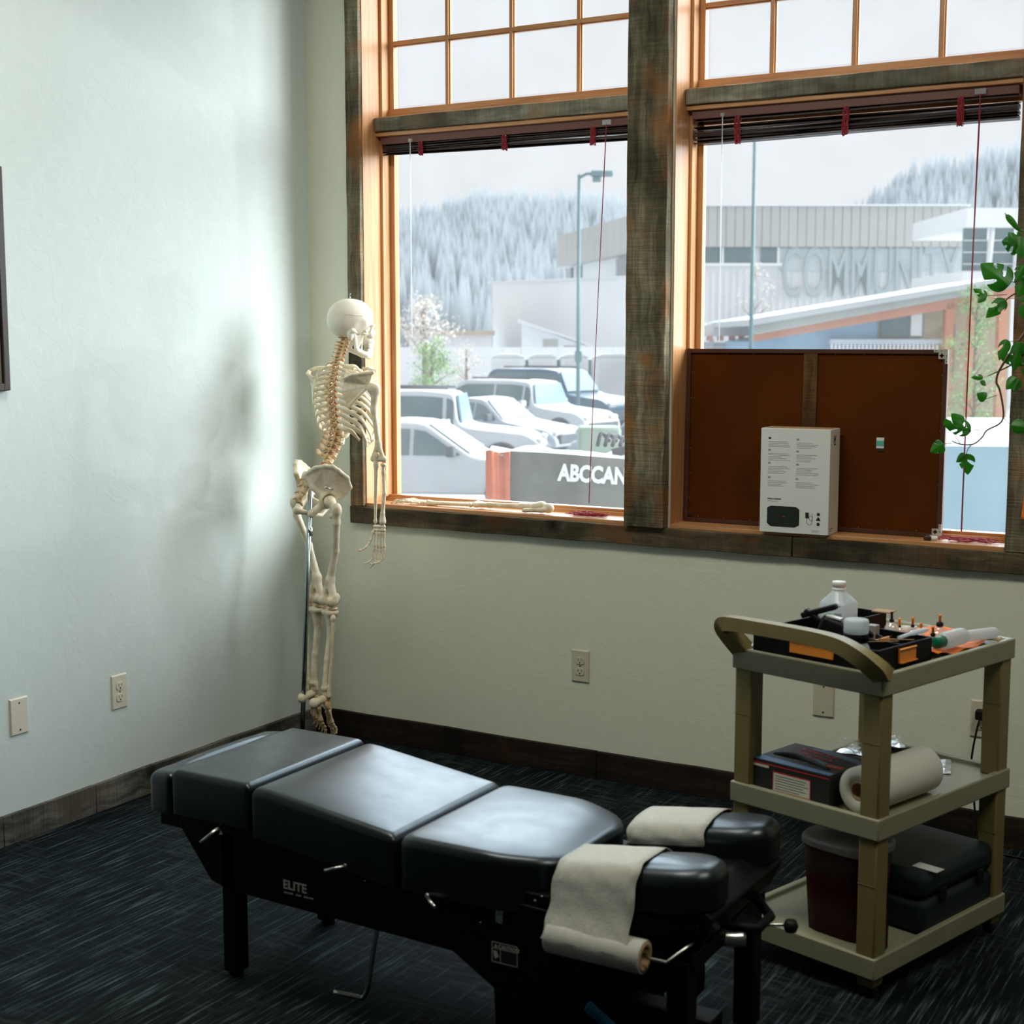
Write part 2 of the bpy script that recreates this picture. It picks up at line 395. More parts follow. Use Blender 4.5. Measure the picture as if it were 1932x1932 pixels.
# ------------------------------------------------------------------ the room
X1, Y0, ZC = 5.2, -6.2, 3.35
W1 = (.257, 1.352); W2 = (1.515, 2.610); ZS, ZT = .915, 3.10
def struct(mb, name, mat, **kw):
    o = mb.obj(name, mat, **kw); o['kind'] = 'structure'; return o
struct(MB().box(-.15, X1, Y0, .0, -.12, 0), 'floor', M['carpet'])
struct(MB().box(-.15, X1, Y0, .2, ZC, ZC + .12), 'ceiling', M['ceil'])
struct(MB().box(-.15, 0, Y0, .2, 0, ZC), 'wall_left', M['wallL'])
w = MB()
w.box(0, W1[0], 0, .2, 0, ZC).box(W1[1], W2[0], 0, .2, 0, ZC).box(W2[1], X1, 0, .2, 0, ZC)
for a, b in (W1, W2): w.box(a, b, 0, .2, 0, ZS - .02).box(a, b, 0, .2, ZT + .02, ZC)
struct(w, 'wall_back', M['wall'])
# right and rear walls and added ceiling fill lights, out of the frame
struct(MB().box(X1, X1 + .15, Y0, .2, 0, ZC), 'wall_right', M['dim'])
struct(MB().box(-.15, X1 + .15, Y0 - .15, Y0, 0, ZC), 'wall_front', M['dim'])
for lx, ly in ((1.5, -1.9), (3.9, -2.1)):
    f_ = empty('added_fill_fitting', (lx, ly, 3.35), 0, 'unseen flat white fill light fitting added at the ceiling, %s side' % ('left' if lx < 3 else 'right'), 'ceiling light', 'added fill light fittings')
    MB().box(-.63, .63, -.33, .33, -.035, 0).obj('housing', M['ceil'], f_, bevel=.004)

# baseboards: planks butted end to end, top edge a little uneven
def plank_run(name, pts, ax, mat, h=.095, th=.018):
    root = empty(name, (0, 0, 0), kind='structure')
    for a, b in zip(pts[:-1], pts[1:]):
        mb = MB(); n = max(2, int(abs(b - a) / .12)); vs = []; fs = []
        g = .0012
        lo, hi = min(a, b) + g, max(a, b) - g
        for i in range(n + 1):
            t = lo + (hi - lo) * i / n; dz = random.uniform(-.002, .002); dt = random.uniform(-.001, .001)
            if ax == 'y': ring = [(0, t, 0), (th + dt, t, 0), (th + dt, t, h + dz), (0, t, h + dz)]
            else: ring = [(t, 0, 0), (t, -th - dt, 0), (t, -th - dt, h + dz), (t, 0, h + dz)]
            vs += ring
        for i in range(n):
            for j in range(4): fs.append((i * 4 + j, i * 4 + (j + 1) % 4, i * 4 + 4 + (j + 1) % 4, i * 4 + 4 + j))
        fs += [(0, 1, 2, 3), (n * 4 + 3, n * 4 + 2, n * 4 + 1, n * 4)]
        mb.add(vs, fs); mb.obj('plank', mat, root, bevel=.0015, seg=1)
    return root
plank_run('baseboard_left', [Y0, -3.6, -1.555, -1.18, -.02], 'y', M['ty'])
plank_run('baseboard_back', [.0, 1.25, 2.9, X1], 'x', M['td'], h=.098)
# dark end grain strip where two left planks meet
# rough timber casing round the two windows
def timber(name, x0, x1, z0, z1, th, mat, ax):
    """rough sawn board on the window wall with uneven faces"""
    L = (z1 - z0) if ax == 'z' else (x1 - x0); n = max(4, int(L / .05)); vs = []; fs = []
    ph = random.random() * 9
    for i in range(n + 1):
        t = i / n; e = [(.0009 * math.sin(ph + i * .9 + k * 2) + random.uniform(-.0006, .0006)) for k in range(4)]
        if ax == 'z':
            z = z0 + L * t; ring = [(x0 + e[0], 0, z), (x0 + e[1], -th + e[2] * .6, z), (x1 + e[3], -th + e[0] * .6, z), (x1 + e[2], 0, z)]
        else:
            x = x0 + L * t; ring = [(x, 0, z1 + e[0]), (x, -th + e[2] * .6, z1 + e[1]), (x, -th + e[0] * .6, z0 + e[3]), (x, 0, z0 + e[2])]
        vs += ring
    for i in range(n):
        for j in range(4): fs.append((i * 4 + j, i * 4 + (j + 1) % 4, i * 4 + 4 + (j + 1) % 4, i * 4 + 4 + j))
    fs += [(0, 1, 2, 3), (n * 4 + 3, n * 4 + 2, n * 4 + 1, n * 4)]
    o = MB().add(vs, fs).obj(name, mat, None, bevel=.002, seg=1); o['kind'] = 'structure'; return o
timber('trim_1', .197, .257, .9075, 3.2, .022, M['tz'], 'z')
timber('trim_2', 1.362, 1.507, .9075, 3.2, .045, M['tz'], 'z')
timber('trim_3', 2.610, 2.700, .9075, 3.2, .022, M['tz'], 'z')
timber('trim_4', .197, 1.95, .842, .9065, .026, M['tx'], 'x')
timber('trim_5', 1.953, 2.700, .842, .9065, .024, M['tx'], 'x')
timber('trim_6', .2615, 1.3475, 2.303, 2.353, .028, M['tg'], 'x').location.y = .096
timber('trim_7', 1.5195, 2.6055, 2.303, 2.354, .028, M['tg'], 'x').location.y = .096
timber('trim_8', .197, 2.700, 3.14, 3.23, .024, M['tx'], 'x')
# filler strip of wall between window units sits behind the wide post (wall_back)

def window(n, x0, x1):
    root = empty('window_%d' % n, (0, 0, 0), kind='structure')
    J = .108
    b = .0015
    # jamb boards, then the sash stop stepping in
    MB().box(x0 - .001, x0 + .003, -.002, J, ZS, ZT).obj('jamb', M['fir'], root, bevel=.0008, seg=1)
    MB().box(x1 - .003, x1 + .001, -.002, J, ZS, ZT).obj('jamb', M['fir'], root, bevel=.0008, seg=1)
    MB().box(x0, x1, -.004, .118, ZS - .012, ZS + .004).obj('sill_board', M['firx'], root, bevel=b, seg=1)
    MB().box(x0, x1, .118, .130, ZS - .012, ZS + .016).obj('sill_stop', M['firx'], root, bevel=b, seg=1)
    for a, c in ((x0, x0 + .014), (x1 - .014, x1)):
        MB().box(a, c, J, .155, ZS + .017, 2.285).obj('stop', M['fir'], root, bevel=b, seg=1)
        MB().box(a, c, J, .155, 2.356, ZT).obj('stop', M['fir'], root, bevel=b, seg=1)
    # lower sash
    for a, c in ((x0 + .004, x0 + .034), (x1 - .034, x1 - .004)): MB().box(a, c, .155, .185, ZS, 2.285).obj('stile', M['fir'], root, bevel=b, seg=1)
    MB().box(x0, x1, .130, .170, ZS - .010, ZS + .026).obj('bottom_rail', M['firx'], root, bevel=b, seg=1)
    MB().box(x0, x1, .155, .185, 2.245, 2.31).obj('top_rail', M['firx'], root, bevel=b, seg=1)
    # mull between the sashes: two fir boards stepped behind the grey rail
    MB().box(x0 + .001, x1 - .001, .080, .185, 2.286, 2.3015).obj('mull_board', M['firx'], root, bevel=b, seg=1)
    MB().box(x0 + .001, x1 - .001, .097, .185, 2.3015, 2.360).obj('mull_board', M['firx'], root, bevel=b, seg=1)
    # upper sash with divided lites
    for a, c in ((x0 + .004, x0 + .034), (x1 - .034, x1 - .004)): MB().box(a, c, .155, .185, 2.360, ZT).obj('stile', M['fir'], root, bevel=b, seg=1)
    MB().box(x0, x1, .150, .185, 2.360, 2.394).obj('bottom_rail', M['firx'], root, bevel=b, seg=1)
    for a, c in ((.004, .034),):
        pass
    MB().box(x0, x1, .150, .185, ZT - .03, ZT).obj('top_rail', M['firx'], root, bevel=b, seg=1)
    mx = [x0 + .2725 * k + (.0 if n == 1 else -.004) for k in (1, 2, 3)]; mz = [2.632, 2.873]
    for x in mx:
        m = MB().box(x - .011, x + .011, .162, .172, 2.394, ZT - .03).box(x - .006, x + .006, .154, .182, 2.394, ZT - .03)
        m.obj('muntin', M['fir'], root)
    for z in mz:
        m = MB()
        m.box(x0 + .034, x1 - .034, .1615, .1715, z - .0105, z + .0105).box(x0 + .034, x1 - .034, .153, .1825, z - .006, z + .006)
        m.obj('muntin', M['firx'], root)
    MB().box(x0 + .034, x1 - .034, .173, .176, ZS + .026, 2.245).obj('pane', M['glass'], root)
    xs = [x0 + .034] + mx + [x1 - .034]; zs = [2.394] + mz + [ZT - .03]
    for i in range(4):
        for j in range(3):
            MB().box(xs[i] + .0115, xs[i + 1] - .0115, .174, .176, zs[j] + .011, zs[j + 1] - .011).obj('pane', M['glass'], root)
    return root
window(1, *W1); window(2, *W2)
# head boards
for i, (a, b) in enumerate((W1, W2)):
    o = MB().box(a, b, -.002, .185, ZT, ZT + .018).obj('trim_%d' % (9 + i), M['firx']); o['kind'] = 'structure'

# ------------------------------------------------------------------ blinds
def blind(x0, x1, zl, zr, nslat, pitch, label, tassels, wand, cordx, spread, cordz, leadgap):
    root = empty('window_blind', ((x0 + x1) / 2, .11, 2.290), 0, label, 'blind', 'raised brown blinds in the two windows')
    ox, oy, oz = (x0 + x1) / 2, .11, 2.290
    def B(name, mb, mat, **k):
        o = mb.obj(name, mat, root, **k); o.location = (-ox, -oy + .056, -oz + .007); return o
    B('headrail', MB().box(x0, x1, .035, .086, 2.250, 2.284), M['rail'], bevel=.002)
    n = 26
    for i in range(nslat):
        if i == 0: zL, zR = zl, zr
        else: zL = zl - leadgap - (i - 1) * pitch[0] + random.uniform(-.0012, .0012); zR = zr - leadgap - (i - 1) * pitch[1] + random.uniform(-.0012, .0012)
        tilt = random.uniform(-.003, .003) + spread * math.sin(i * 1.9)
        vs = []; fs = []
        ph = random.random() * 6
        for k in range(n + 1):
            t = k / n; x = x0 + .006 + (x1 - x0 - .012) * t
            z = zL + (zR - zL) * t + .0010 * math.sin(ph + t * 7) + spread * .5 * math.sin(t * 5 + i)
            for y, dz in ((.040, -tilt), (.065, .0025), (.090, tilt)):
                vs.append((x, y, z + dz)); vs.append((x, y, z + dz + .0026))
        for k in range(n):
            o = k * 6
            for j in range(2):
                fs.append((o + j * 2, o + j * 2 + 2, o + j * 2 + 8, o + j * 2 + 6)); fs.append((o + j * 2 + 1, o + j * 2 + 7, o + j * 2 + 9, o + j * 2 + 3))
            fs.append((o, o + 6, o + 7, o + 1)); fs.append((o + 4, o + 5, o + 11, o + 10))
        fs.append((0, 1, 3, 5, 4, 2)); e = n * 6; fs.append((e, e + 2, e + 4, e + 5, e + 3, e + 1))
        B('slat' if i < nslat - 1 else 'bottom_rail', MB().add(vs, fs), M['slat'])
    zb = lambda t: (zl + (zr - zl) * t) - leadgap - (nslat - 1) * (pitch[0] * (1 - t) + pitch[1] * t)
    for x in tassels:
        t = (x - x0) / (x1 - x0); zt = zl + (zr - zl) * t + .006; z0 = zb(t) - .006
        m = MB()
        for k in range(16):
            p = [(x + random.uniform(-.011, .011), .033 + random.uniform(-.006, .004), zt - (zt - z0) * q + random.uniform(-.003, .003)) for q in (0, .25, .5, .75, 1.0, .6, .3)]
            m.tube(smooth_path(p, 4), .0011, 4)
        B('ladder_cord', m, M['cord'])
        B('cord_ring', MB().tube([(x, .034, 2.252), (x + .006, .033, 2.246), (x + .004, .033, 2.238), (x, .033, zt)], .0016, 6), M['chrome'])
    xw = wand[0]
    B('tilt_wand', MB().tube([(xw, .028, 2.258), (xw, .026, 2.250), (xw + .001, .026, wand[1])], .0024, 8).box(xw - .006, xw + .006, .022, .034, 2.252, 2.262), M['wand'], bevel=0)
    B('cord_lock', MB().box(cordx - .016, cordx + .016, .026, .034, 2.256, 2.272), M['wand'])
    m = MB(); m2 = cordz
    for k in range(3):
        dx = (k - 1) * .003
        pts = [(cordx, .026, 2.258)] + [(cordx + dx * math.sin(q * 3 + k) * 1.4 + m2[0] * q, .024 + .004 * math.sin(k * 2 + q * 4), 2.25 + (m2[1] - 2.25) * q) for q in (.05, .2, .4, .6, .8, .92, 1)]
        m.tube(smooth_path(pts, 5), .0011, 5)
    B('lift_cord', m, M['cord'])
    return root
def HX(px, py): return hit(px, py, 'y', .086).x
blind(.275, 1.335, 2.243, 2.246, 9, (.0033, .0055), 'raised dark brown slatted blind across the left window, thin crooked stack', [HX(793, 275), HX(951, 266), HX(1118, 256)], (HX(775, 270), 1.535), HX(1145, 232), .003, (-.055, .955), .006)
blind(1.533, 2.578, 2.244, 2.247, 13, (.0048, .0043), 'raised dark brown slatted blind across the right window, thicker even stack', [HX(1391, 240), HX(1595, 222), HX(1812, 208)], (HX(1364, 230), 1.52), HX(1850, 172), .0008, (-.006, .94), .020)

def tangle(label, cx, cy, z, rx, ry, n, seed):
    random.seed(seed); m = MB()
    for k in range(n):
        a = random.uniform(0, 6.28); c = (cx + random.uniform(-.3, .3) * rx, cy + random.uniform(-.3, .3) * ry)
        r1, r2 = rx * random.uniform(.3, .9), ry * random.uniform(.4, 1.0)
        m.tube(smooth_path([(c[0] + r1 * math.cos(a + q), c[1] + r2 * math.sin(a + q), z + .003 + .014 * random.random() * (1 if k % 2 else .4)) for q in np.linspace(0, 5.2, 8)], 4), .0012, 5)
    o = m.obj('cord_tangle', M['cord']); return tag(o, label, 'cord', 'loose blind cords on the sills')
tangle('tangle of wine red blind cord heaped on the left window sill', 1.185, .045, ZS + .005, .085, .030, 16, 3)
tangle('tangle of wine red blind cord on the right sill beside the bracketed board', 2.50, .045, ZS + .005, .105, .028, 14, 4)
o = empty('cord_tassel', (2.37, .03, ZS + .012), 0, 'small dark tassel knob with white collar lying on the right sill', 'tassel')
MB().lathe([(0, -.014), (.008, -.012), (.011, -.003), (.009, .008), (0, .012)], M=Matrix.Rotation(PI / 2, 4, 'Y'), n=14).obj('knob', M['slat'], o)
MB().lathe([(.006, .011), (.0065, .013), (.0065, .026), (.004, .028)], M=Matrix.Rotation(PI / 2, 4, 'Y'), n=14).obj('collar', M['white'], o)

# ------------------------------------------------------------------ picture frame on the left wall
fr = empty('picture_frame', (0.0, -1.738, 1.385), 0, 'black framed picture on the left wall, cut by the photo edge', 'picture')
yy0, yy1, zz0, zz1 = -.50, .274, 0, .656
m = MB()
for a, b, c, d in ((yy1 - .022, yy1, zz0, zz1), (yy0, yy0 + .022, zz0, zz1), (yy0 + .022, yy1 - .022, zz0, .022), (yy0 + .022, yy1 - .022, zz1 - .022, zz1)): m.box(.0005, .022, a, b, c, d)
m.obj('frame', M['frm'], fr, bevel=.003)
MB().box(.003, .009, yy0 + .022, yy1 - .022, .022, zz1 - .022).obj('mat_board', plain('grey_mat', (.30, .29, .26), .6), fr)
MB().box(.009, .0105, yy0 + .10, yy1 - .10, .12, zz1 - .12).obj('print', plain('dark_print', (.10, .10, .09), .5, var=.5, vscale=9), fr)

# ------------------------------------------------------------------ wall plates
def plate(loc, wall, label, kind, mat, plug=False):
    root = empty('outlet' if kind != 'blank' else 'blank_plate', loc, PI / 2 if wall == 'left' else 0, label, 'outlet' if kind != 'blank' else 'wall plate')
    # local: x along the wall, -y out of it
    m = MB(); w, h, t = .036, .0585, .006
    vs = [(-w, 0, -h), (w, 0, -h), (w, 0, h), (-w, 0, h), (-w + .004, -t, -h + .004), (w - .004, -t, -h + .004), (w - .004, -t, h - .004), (-w + .004, -t, h - .004)]
    m.add(vs, [(0, 1, 2, 3), (4, 7, 6, 5), (0, 4, 5, 1), (1, 5, 6, 2), (2, 6, 7, 3), (3, 7, 4, 0)])
    m.obj('cover_plate', mat, root, bevel=.001)
    if kind == 'blank':
        for z in (.042, -.042): MB().lathe([(.003, 0), (.003, .001), (0, .0012)], M=Matrix.Translation((0, -t, z)) @ Matrix.Rotation(PI / 2, 4, 'X'), n=10).obj('screw', M['screw'], root)
    else:
        MB().lathe([(.0025, 0), (.0025, .001), (0, .0012)], M=Matrix.Translation((0, -t, 0)) @ Matrix.Rotation(PI / 2, 4, 'X'), n=10).obj('screw', M['screw'], root)
        for z in (.0195, -.0195):
            r = MB(); pts = []
            for k in range(24):
                q = 2 * PI * k / 24; pts.append((max(-.0165, min(.0165, .0175 * math.cos(q))), z + max(-.0130, min(.0130, .0165 * math.sin(q)))))
            r.prism(pts, -t - .0025, -t + .001, 'y'); rec = r.obj('receptacle', mat, root, bevel=.0006)
            g = MB().box(-.0075, -.0055, -t - .0028, -t - .002, z - .001, z + .008).box(.0055, .0072, -t - .0028, -t - .002, z + .0, z + .0075)
            g.lathe([(.0026, 0), (.0026, .0008), (0, .001)], M=Matrix.Translation((0, -t - .0022, z - .0065)) @ Matrix.Rotation(PI / 2, 4, 'X'), n=10)
            g.obj('slots', M['ink'], rec)
            if wall == 'left': pass
    return root
plate((0.0, -1.049, .377), 'left', 'ivory double outlet on the left wall, nearer the corner', 'outlet', M['ivory'])
plate((0.0, -1.467, .388), 'left', 'blank ivory wall plate on the left wall under the picture', 'blank', M['ivory'])
plate((1.178, 0, .393), 'back', 'ivory double outlet on the window wall behind the treatment table', 'outlet', M['ivoryd'])
plate((2.062, 0, .385), 'back', 'blank ivory wall plate on the window wall seen between the cart legs', 'blank', M['ivoryd'])
po = plate((2.560, 0, .386), 'back', 'ivory outlet with a black plug in it, behind the cart', 'outlet', M['ivoryd'])
pl = empty('power_cord', (2.560, 0, .386), 0, 'black plug and power cord hanging from the outlet behind the cart', 'power cord')
MB().box(-.014, .014, -.040, -.009, .004, .034).obj('plug', M['blackp'], pl, bevel=.004)
pts = [(0, -.036, .008), (-.006, -.045, -.03), (-.016, -.045, -.10), (-.018, -.04, -.16), (-.006, -.04, -.25), (0.004, -.05, -.33), (.0, -.06, -.368), (.06, -.09, -.380), (.2, -.10, -.381)]
MB().tube(smooth_path(pts, 6), .0032, 8).obj('cord', M['blackp'], pl)

# ------------------------------------------------------------------ framed board leaning in the right window
bx0, bx1, bz0, bz1 = 1.522, 2.394, ZS + .018, 1.505
BD = empty('backed_artwork', ((bx0 + bx1) / 2, .096, ZS + .005), 0, 'large brown hardboard backed picture turned to the window on the right sill', 'picture')
BD.rotation_euler = (math.radians(-1.0), 0, 0)
w2 = (bx1 - bx0) / 2; hh = bz1 - ZS - .005
MB().box(-w2 + .012, w2 - .012, 0.004, .010, .012, hh - .012).obj('backing_board', M['hard'], BD)
fm = plain('dark_frame_wood', (.075, .024, .010), .6, var=.2)
m = MB().box(-w2, -w2 + .014, -.004, .014, 0, hh).box(w2 - .014, w2, -.004, .014, 0, hh).box(-w2 + .014, w2 - .014, -.004, .014, 0, .014).box(-w2 + .014, w2 - .014, -.004, .014, hh - .014, hh)
m.obj('frame', fm, BD, bevel=.001, seg=1)
MB().box(-.026, .020, -.003, .004, .014, hh - .014).obj('batten', M['batten'], BD, bevel=.001, seg=1)
def bracket(cx, cz, sx, sz):
    m = MB()
    s = .012
    for i, j in ((0, 0), (1, 0), (0, 1), (1, 1), (2, 0), (0, 2)):
        pass
    # stepped plate with a cross shaped hole in its inner cell
    L = .036; T = .0142
    def q(a, b, c, d):
        xs = sorted((cx + sx * a, cx + sx * b)); zs = sorted((cz + sz * c, cz + sz * d)); m.box(xs[0], xs[1], -.0062, -.0042, zs[0], zs[1])
    q(0, .044, 0, .0085); q(0, .0085, .0085, .044); q(.0085, .029, .0085, .012); q(.0085, .012, .012, .029); q(.0255, .029, .012, .029); q(.012, .0255, .0255, .029)
    q(.012, .0162, .012, .0162); q(.0213, .0255, .012, .0162); q(.012, .0162, .0213, .0255); q(.0213, .0255, .0213, .0255)
    o = m.obj('corner_bracket', M['brackt'], BD)
    g = MB()
    for a, c in ((.037, .004), (.020, .004), (.004, .037), (.004, .020)):
        g.lathe([(.0017, 0), (.0017, .0006), (0, .0008)], M=Matrix.Translation((cx + sx * a, -.0062, cz + sz * c)) @ Matrix.Rotation(PI / 2, 4, 'X'), n=8)
    g.obj('screws', M['screw'], o)
bracket(w2, hh, -1, -1); bracket(w2, 0, -1, 1)
bk = MB()
for k in range(5):
    bk.box(-w2 + .016 + k * .0, -w2 + .03, -.005, -.004, .02 + k * .004, .022 + k * .004)
bk.obj('label_slip', fm, BD)
nl = MB()
for x in np.linspace(-w2 + .05, w2 - .08, 9):
    for z in (.017, hh - .017): nl.lathe([(.0015, 0), (0, .001)], M=Matrix.Translation((x, .0035, z)) @ Matrix.Rotation(PI / 2, 4, 'X'), n=6)
for z in np.linspace(.08, hh - .08, 6):
    for x in (-w2 + .017, w2 - .017): nl.lathe([(.0015, 0), (0, .001)], M=Matrix.Translation((x, .0035, z)) @ Matrix.Rotation(PI / 2, 4, 'X'), n=6)
nl.obj("brads", M["brackt"], BD)["kind"] = "stuff"
sx, sz = 2.190 - (bx0 + bx1) / 2, 1.205 - ZS - .005
st = MB().box(sx - .012, sx + .012, .0025, .0038, sz - .012, sz + .022).obj('sticker', M['white'], BD)
MB().box(sx - .011, sx + .012, .0015, .0024, sz - .004, sz + .012).obj('teal_patch', plain('teal_print', (.10, .50, .42), .5), st)
MB().box(sx - .010, sx + .012, .0015, .0024, sz - .022, sz - .013).obj('dark_patch', M['ink'], st)

# ------------------------------------------------------------------ white product carton
KX, KY, KW, KD, KH = 1.957, -.030, .226, .110, .335
bxr = empty('white_carton', (KX, KY, ZS + .0045), math.radians(2.5), 'tall white cardboard carton on the right window sill before the brown board', 'box')
MB().box(-KW / 2, KW / 2, 0, KD, 0, KH).obj('carton', M['white'], bxr, bevel=.0015)
MB().box(-KW / 2 + .012, KW / 2 - .006, .006, KD - .006, KH, KH + .0008).obj('top_flap', M['cardb'], bxr)
def ptxt(lines, x, z, s, mat, name='printed_lines', parent=bxr, y=-.0004):
    m = MB()
    for k, L in enumerate(lines):
        m.box(x, x + L, y - .0002, y, z - k * s - .0012, z - k * s)
    m.obj(name, mat, parent)
random.seed(5)
gx = [(-.092, -.004), (-.003, -.0)]
for ci, cx in enumerate((-.088, .004)):
    for ri, cz in enumerate((.300, .262, .220, .174)):
        z = cz + (.001 if ci == 0 else -.001)
        MB().box(cx, cx + .0085, -.0008, -.0002, z, z + .0055).obj('language_badge', M['ink'] if ri == 0 and ci == 0 else M['inkg'], bxr, bevel=0)
        ptxt([random.uniform(.045, .074) for _ in range(5 if ri in (1, 2) else 4)], cx, z - .008, .0052, M['inkg'])
def letter(txt, size, mat, parent, loc, rot=(PI / 2, 0, 0), bold=0, shear=0, name='lettering', align='LEFT', ext=.0003, lab=None):
    o = link(name, text_mesh(txt, size, ext, bold, align, shear), mat, parent); o.location = loc; o.rotation_euler = rot
    if lab: o['label'] = lab
    return o
letter("What's included", .0068, M['ink'], bxr, (-.088, -.0006, .107), bold=.00012)
ptxt([.034], -.088, .102, .005, M['inkg'])
pts = [(-.088, .030), (-.076, .020), (.004, .020), (.018, .028), (.018, .078), (.006, .086), (-.076, .086), (-.088, .080)]
MB().prism(pts, -.0010, -.0002, 'y').obj('device_picture', plain('dark_green_ink', (.012, .020, .014), .6), bxr)
MB().box(-.038, -.028, -.0014, -.0010, .051, .0535).obj('device_mark', M['inkr'], bxr)
m = MB().box(.038, .049, -.0010, -.0002, .052, .070)
m.tube(smooth_path([(.0435, -.0006, .052), (.043, -.0006, .038), (.052, -.0006, .031), (.060, -.0006, .038), (.060, -.0006, .056), (.055, -.0006, .060), (.050, -.0006, .054), (.054, -.0006, .045), (.060, -.0006, .047), (.061, -.0006, .068)], 4), .0005, 4)
m.obj('charger_picture', M['ink'], bxr)
g = MB()
for z, n in ((.066, 16), (.0345, 16)): g.lathe([(.0052, 0), (.0052, .0006), (0, .0008)], M=Matrix.Translation((.080, -.0002, z)) @ Matrix.Rotation(PI / 2, 4, 'X'), n=n)
g.prism([(.073, .0455), (.087, .0455), (.0865, .049), (.0815, .0565), (.0785, .0565), (.0735, .049)], -.0008, -.0002, 'y')
g.obj('accessory_pictures', M['ink'], bxr)
ptxt([.026, .020], .060, .014, .004, M['inkg'])
# logo on the right side: a slanted H, and small print
sd = (PI / 2, 0, PI / 2)
letter('H', .030, M['ink'], bxr, (KW / 2 + .0006, .034, .292), sd, bold=.0012, shear=.35)
MB().box(KW / 2 + .0002, KW / 2 + .0008, .040, .060, .284, .288).obj('small_print', M['ink'], bxr)
MB().box(KW / 2 + .0002, KW / 2 + .0008, .012, .048, .018, .0195).box(KW / 2 + .0002, KW / 2 + .0008, .012, .030, .012, .0135).obj('small_print', M['ink'], bxr)

# ------------------------------------------------------------------ something orange at the right edge: a hanging cloth
oc = hit(1936, 950, 'y', -.06)
m = MB(); vs = []; fs = []
for i in range(9):
    for j in range(9):
        u, v = i / 8, j / 8
        vs.append((oc.x + (-.006 + .10 * u) - .006 * v, -.05 - .012 * math.sin(u * 7 + v), oc.z + .03 - .075 * v - .015 * math.sin(u * 3)))
for i in range(8):
    for j in range(8): fs.append((i * 9 + j, i * 9 + j + 1, i * 9 + j + 10, i * 9 + j + 9))
hung = empty('orange_cloth', (oc.x + .05, 0, oc.z + .03), 0, 'bit of orange cloth hanging by the right window casing at the photo edge', 'cloth')
c = MB().add(vs, fs, True).obj('cloth', M['orangec'], hung); c.location = (-oc.x - .05, 0, -oc.z - .03)
sm = c.modifiers.new('thick', 'SOLIDIFY'); sm.thickness = .003
MB().tube([(0, -.022, .0), (0, -.06, .002), (0, -.064, .012)], .003, 8).obj('hook', M['chrome'], hung)
# ------------------------------------------------------------------ bones: rounded solids blended into one surface each
def smin(a, b, k):
    h = np.clip(.5 + .5 * (b - a) / k, 0, 1); return b * (1 - h) + a * h - k * h * (1 - h)
def sd(P, p):
    t = p[0]
    if t == 'c':
        a, b = np.array(p[1], float), np.array(p[2], float); ra, rb = p[3], p[4]
        ba = b - a; h = np.clip(((P - a) @ ba) / max(ba @ ba, 1e-12), 0, 1)
        return np.linalg.norm(P - a - h[..., None] * ba, axis=-1) - (ra + (rb - ra) * h)
    if t == 'e':
        c, r = np.array(p[1], float), np.array(p[2], float); Q = P - c
        if len(p) > 3:
            Rm = np.array(Euler(p[3]).to_matrix()); Q = Q @ Rm
        k0 = np.linalg.norm(Q / r, axis=-1); k1 = np.linalg.norm(Q / (r * r), axis=-1)
        return k0 * (k0 - 1) / np.maximum(k1, 1e-9)
    if t == 't':
        a, b, c = (np.array(x, float) for x in p[1:4]); r = p[4]
        ba, cb, ac = b - a, c - b, a - c; pa, pb, pc = P - a, P - b, P - c; n = np.cross(ba, ac)
        def s(v, e): return np.sign((np.cross(e, n) * v).sum(-1))
        inside = (s(pa, ba) + s(pb, cb) + s(pc, ac)) >= 2
        def ed(v, e):
            h = np.clip((v @ e) / (e @ e), 0, 1); w = v - h[..., None] * e; return (w * w).sum(-1)
        d1 = np.minimum(np.minimum(ed(pa, ba), ed(pb, cb)), ed(pc, ac)); d2 = (pa @ n) ** 2 / (n @ n)
        return np.sqrt(np.where(inside, d2, d1)) - r
def bounds(p):
    if p[0] == 'c': r = max(p[3], p[4]); q = [p[1], p[2]]
    elif p[0] == 'e': r = max(p[2]); q = [p[1]]
    else: r = p[4]; q = p[1:4]
    q = np.array([list(x) for x in q], float); return q.min(0) - r, q.max(0) + r
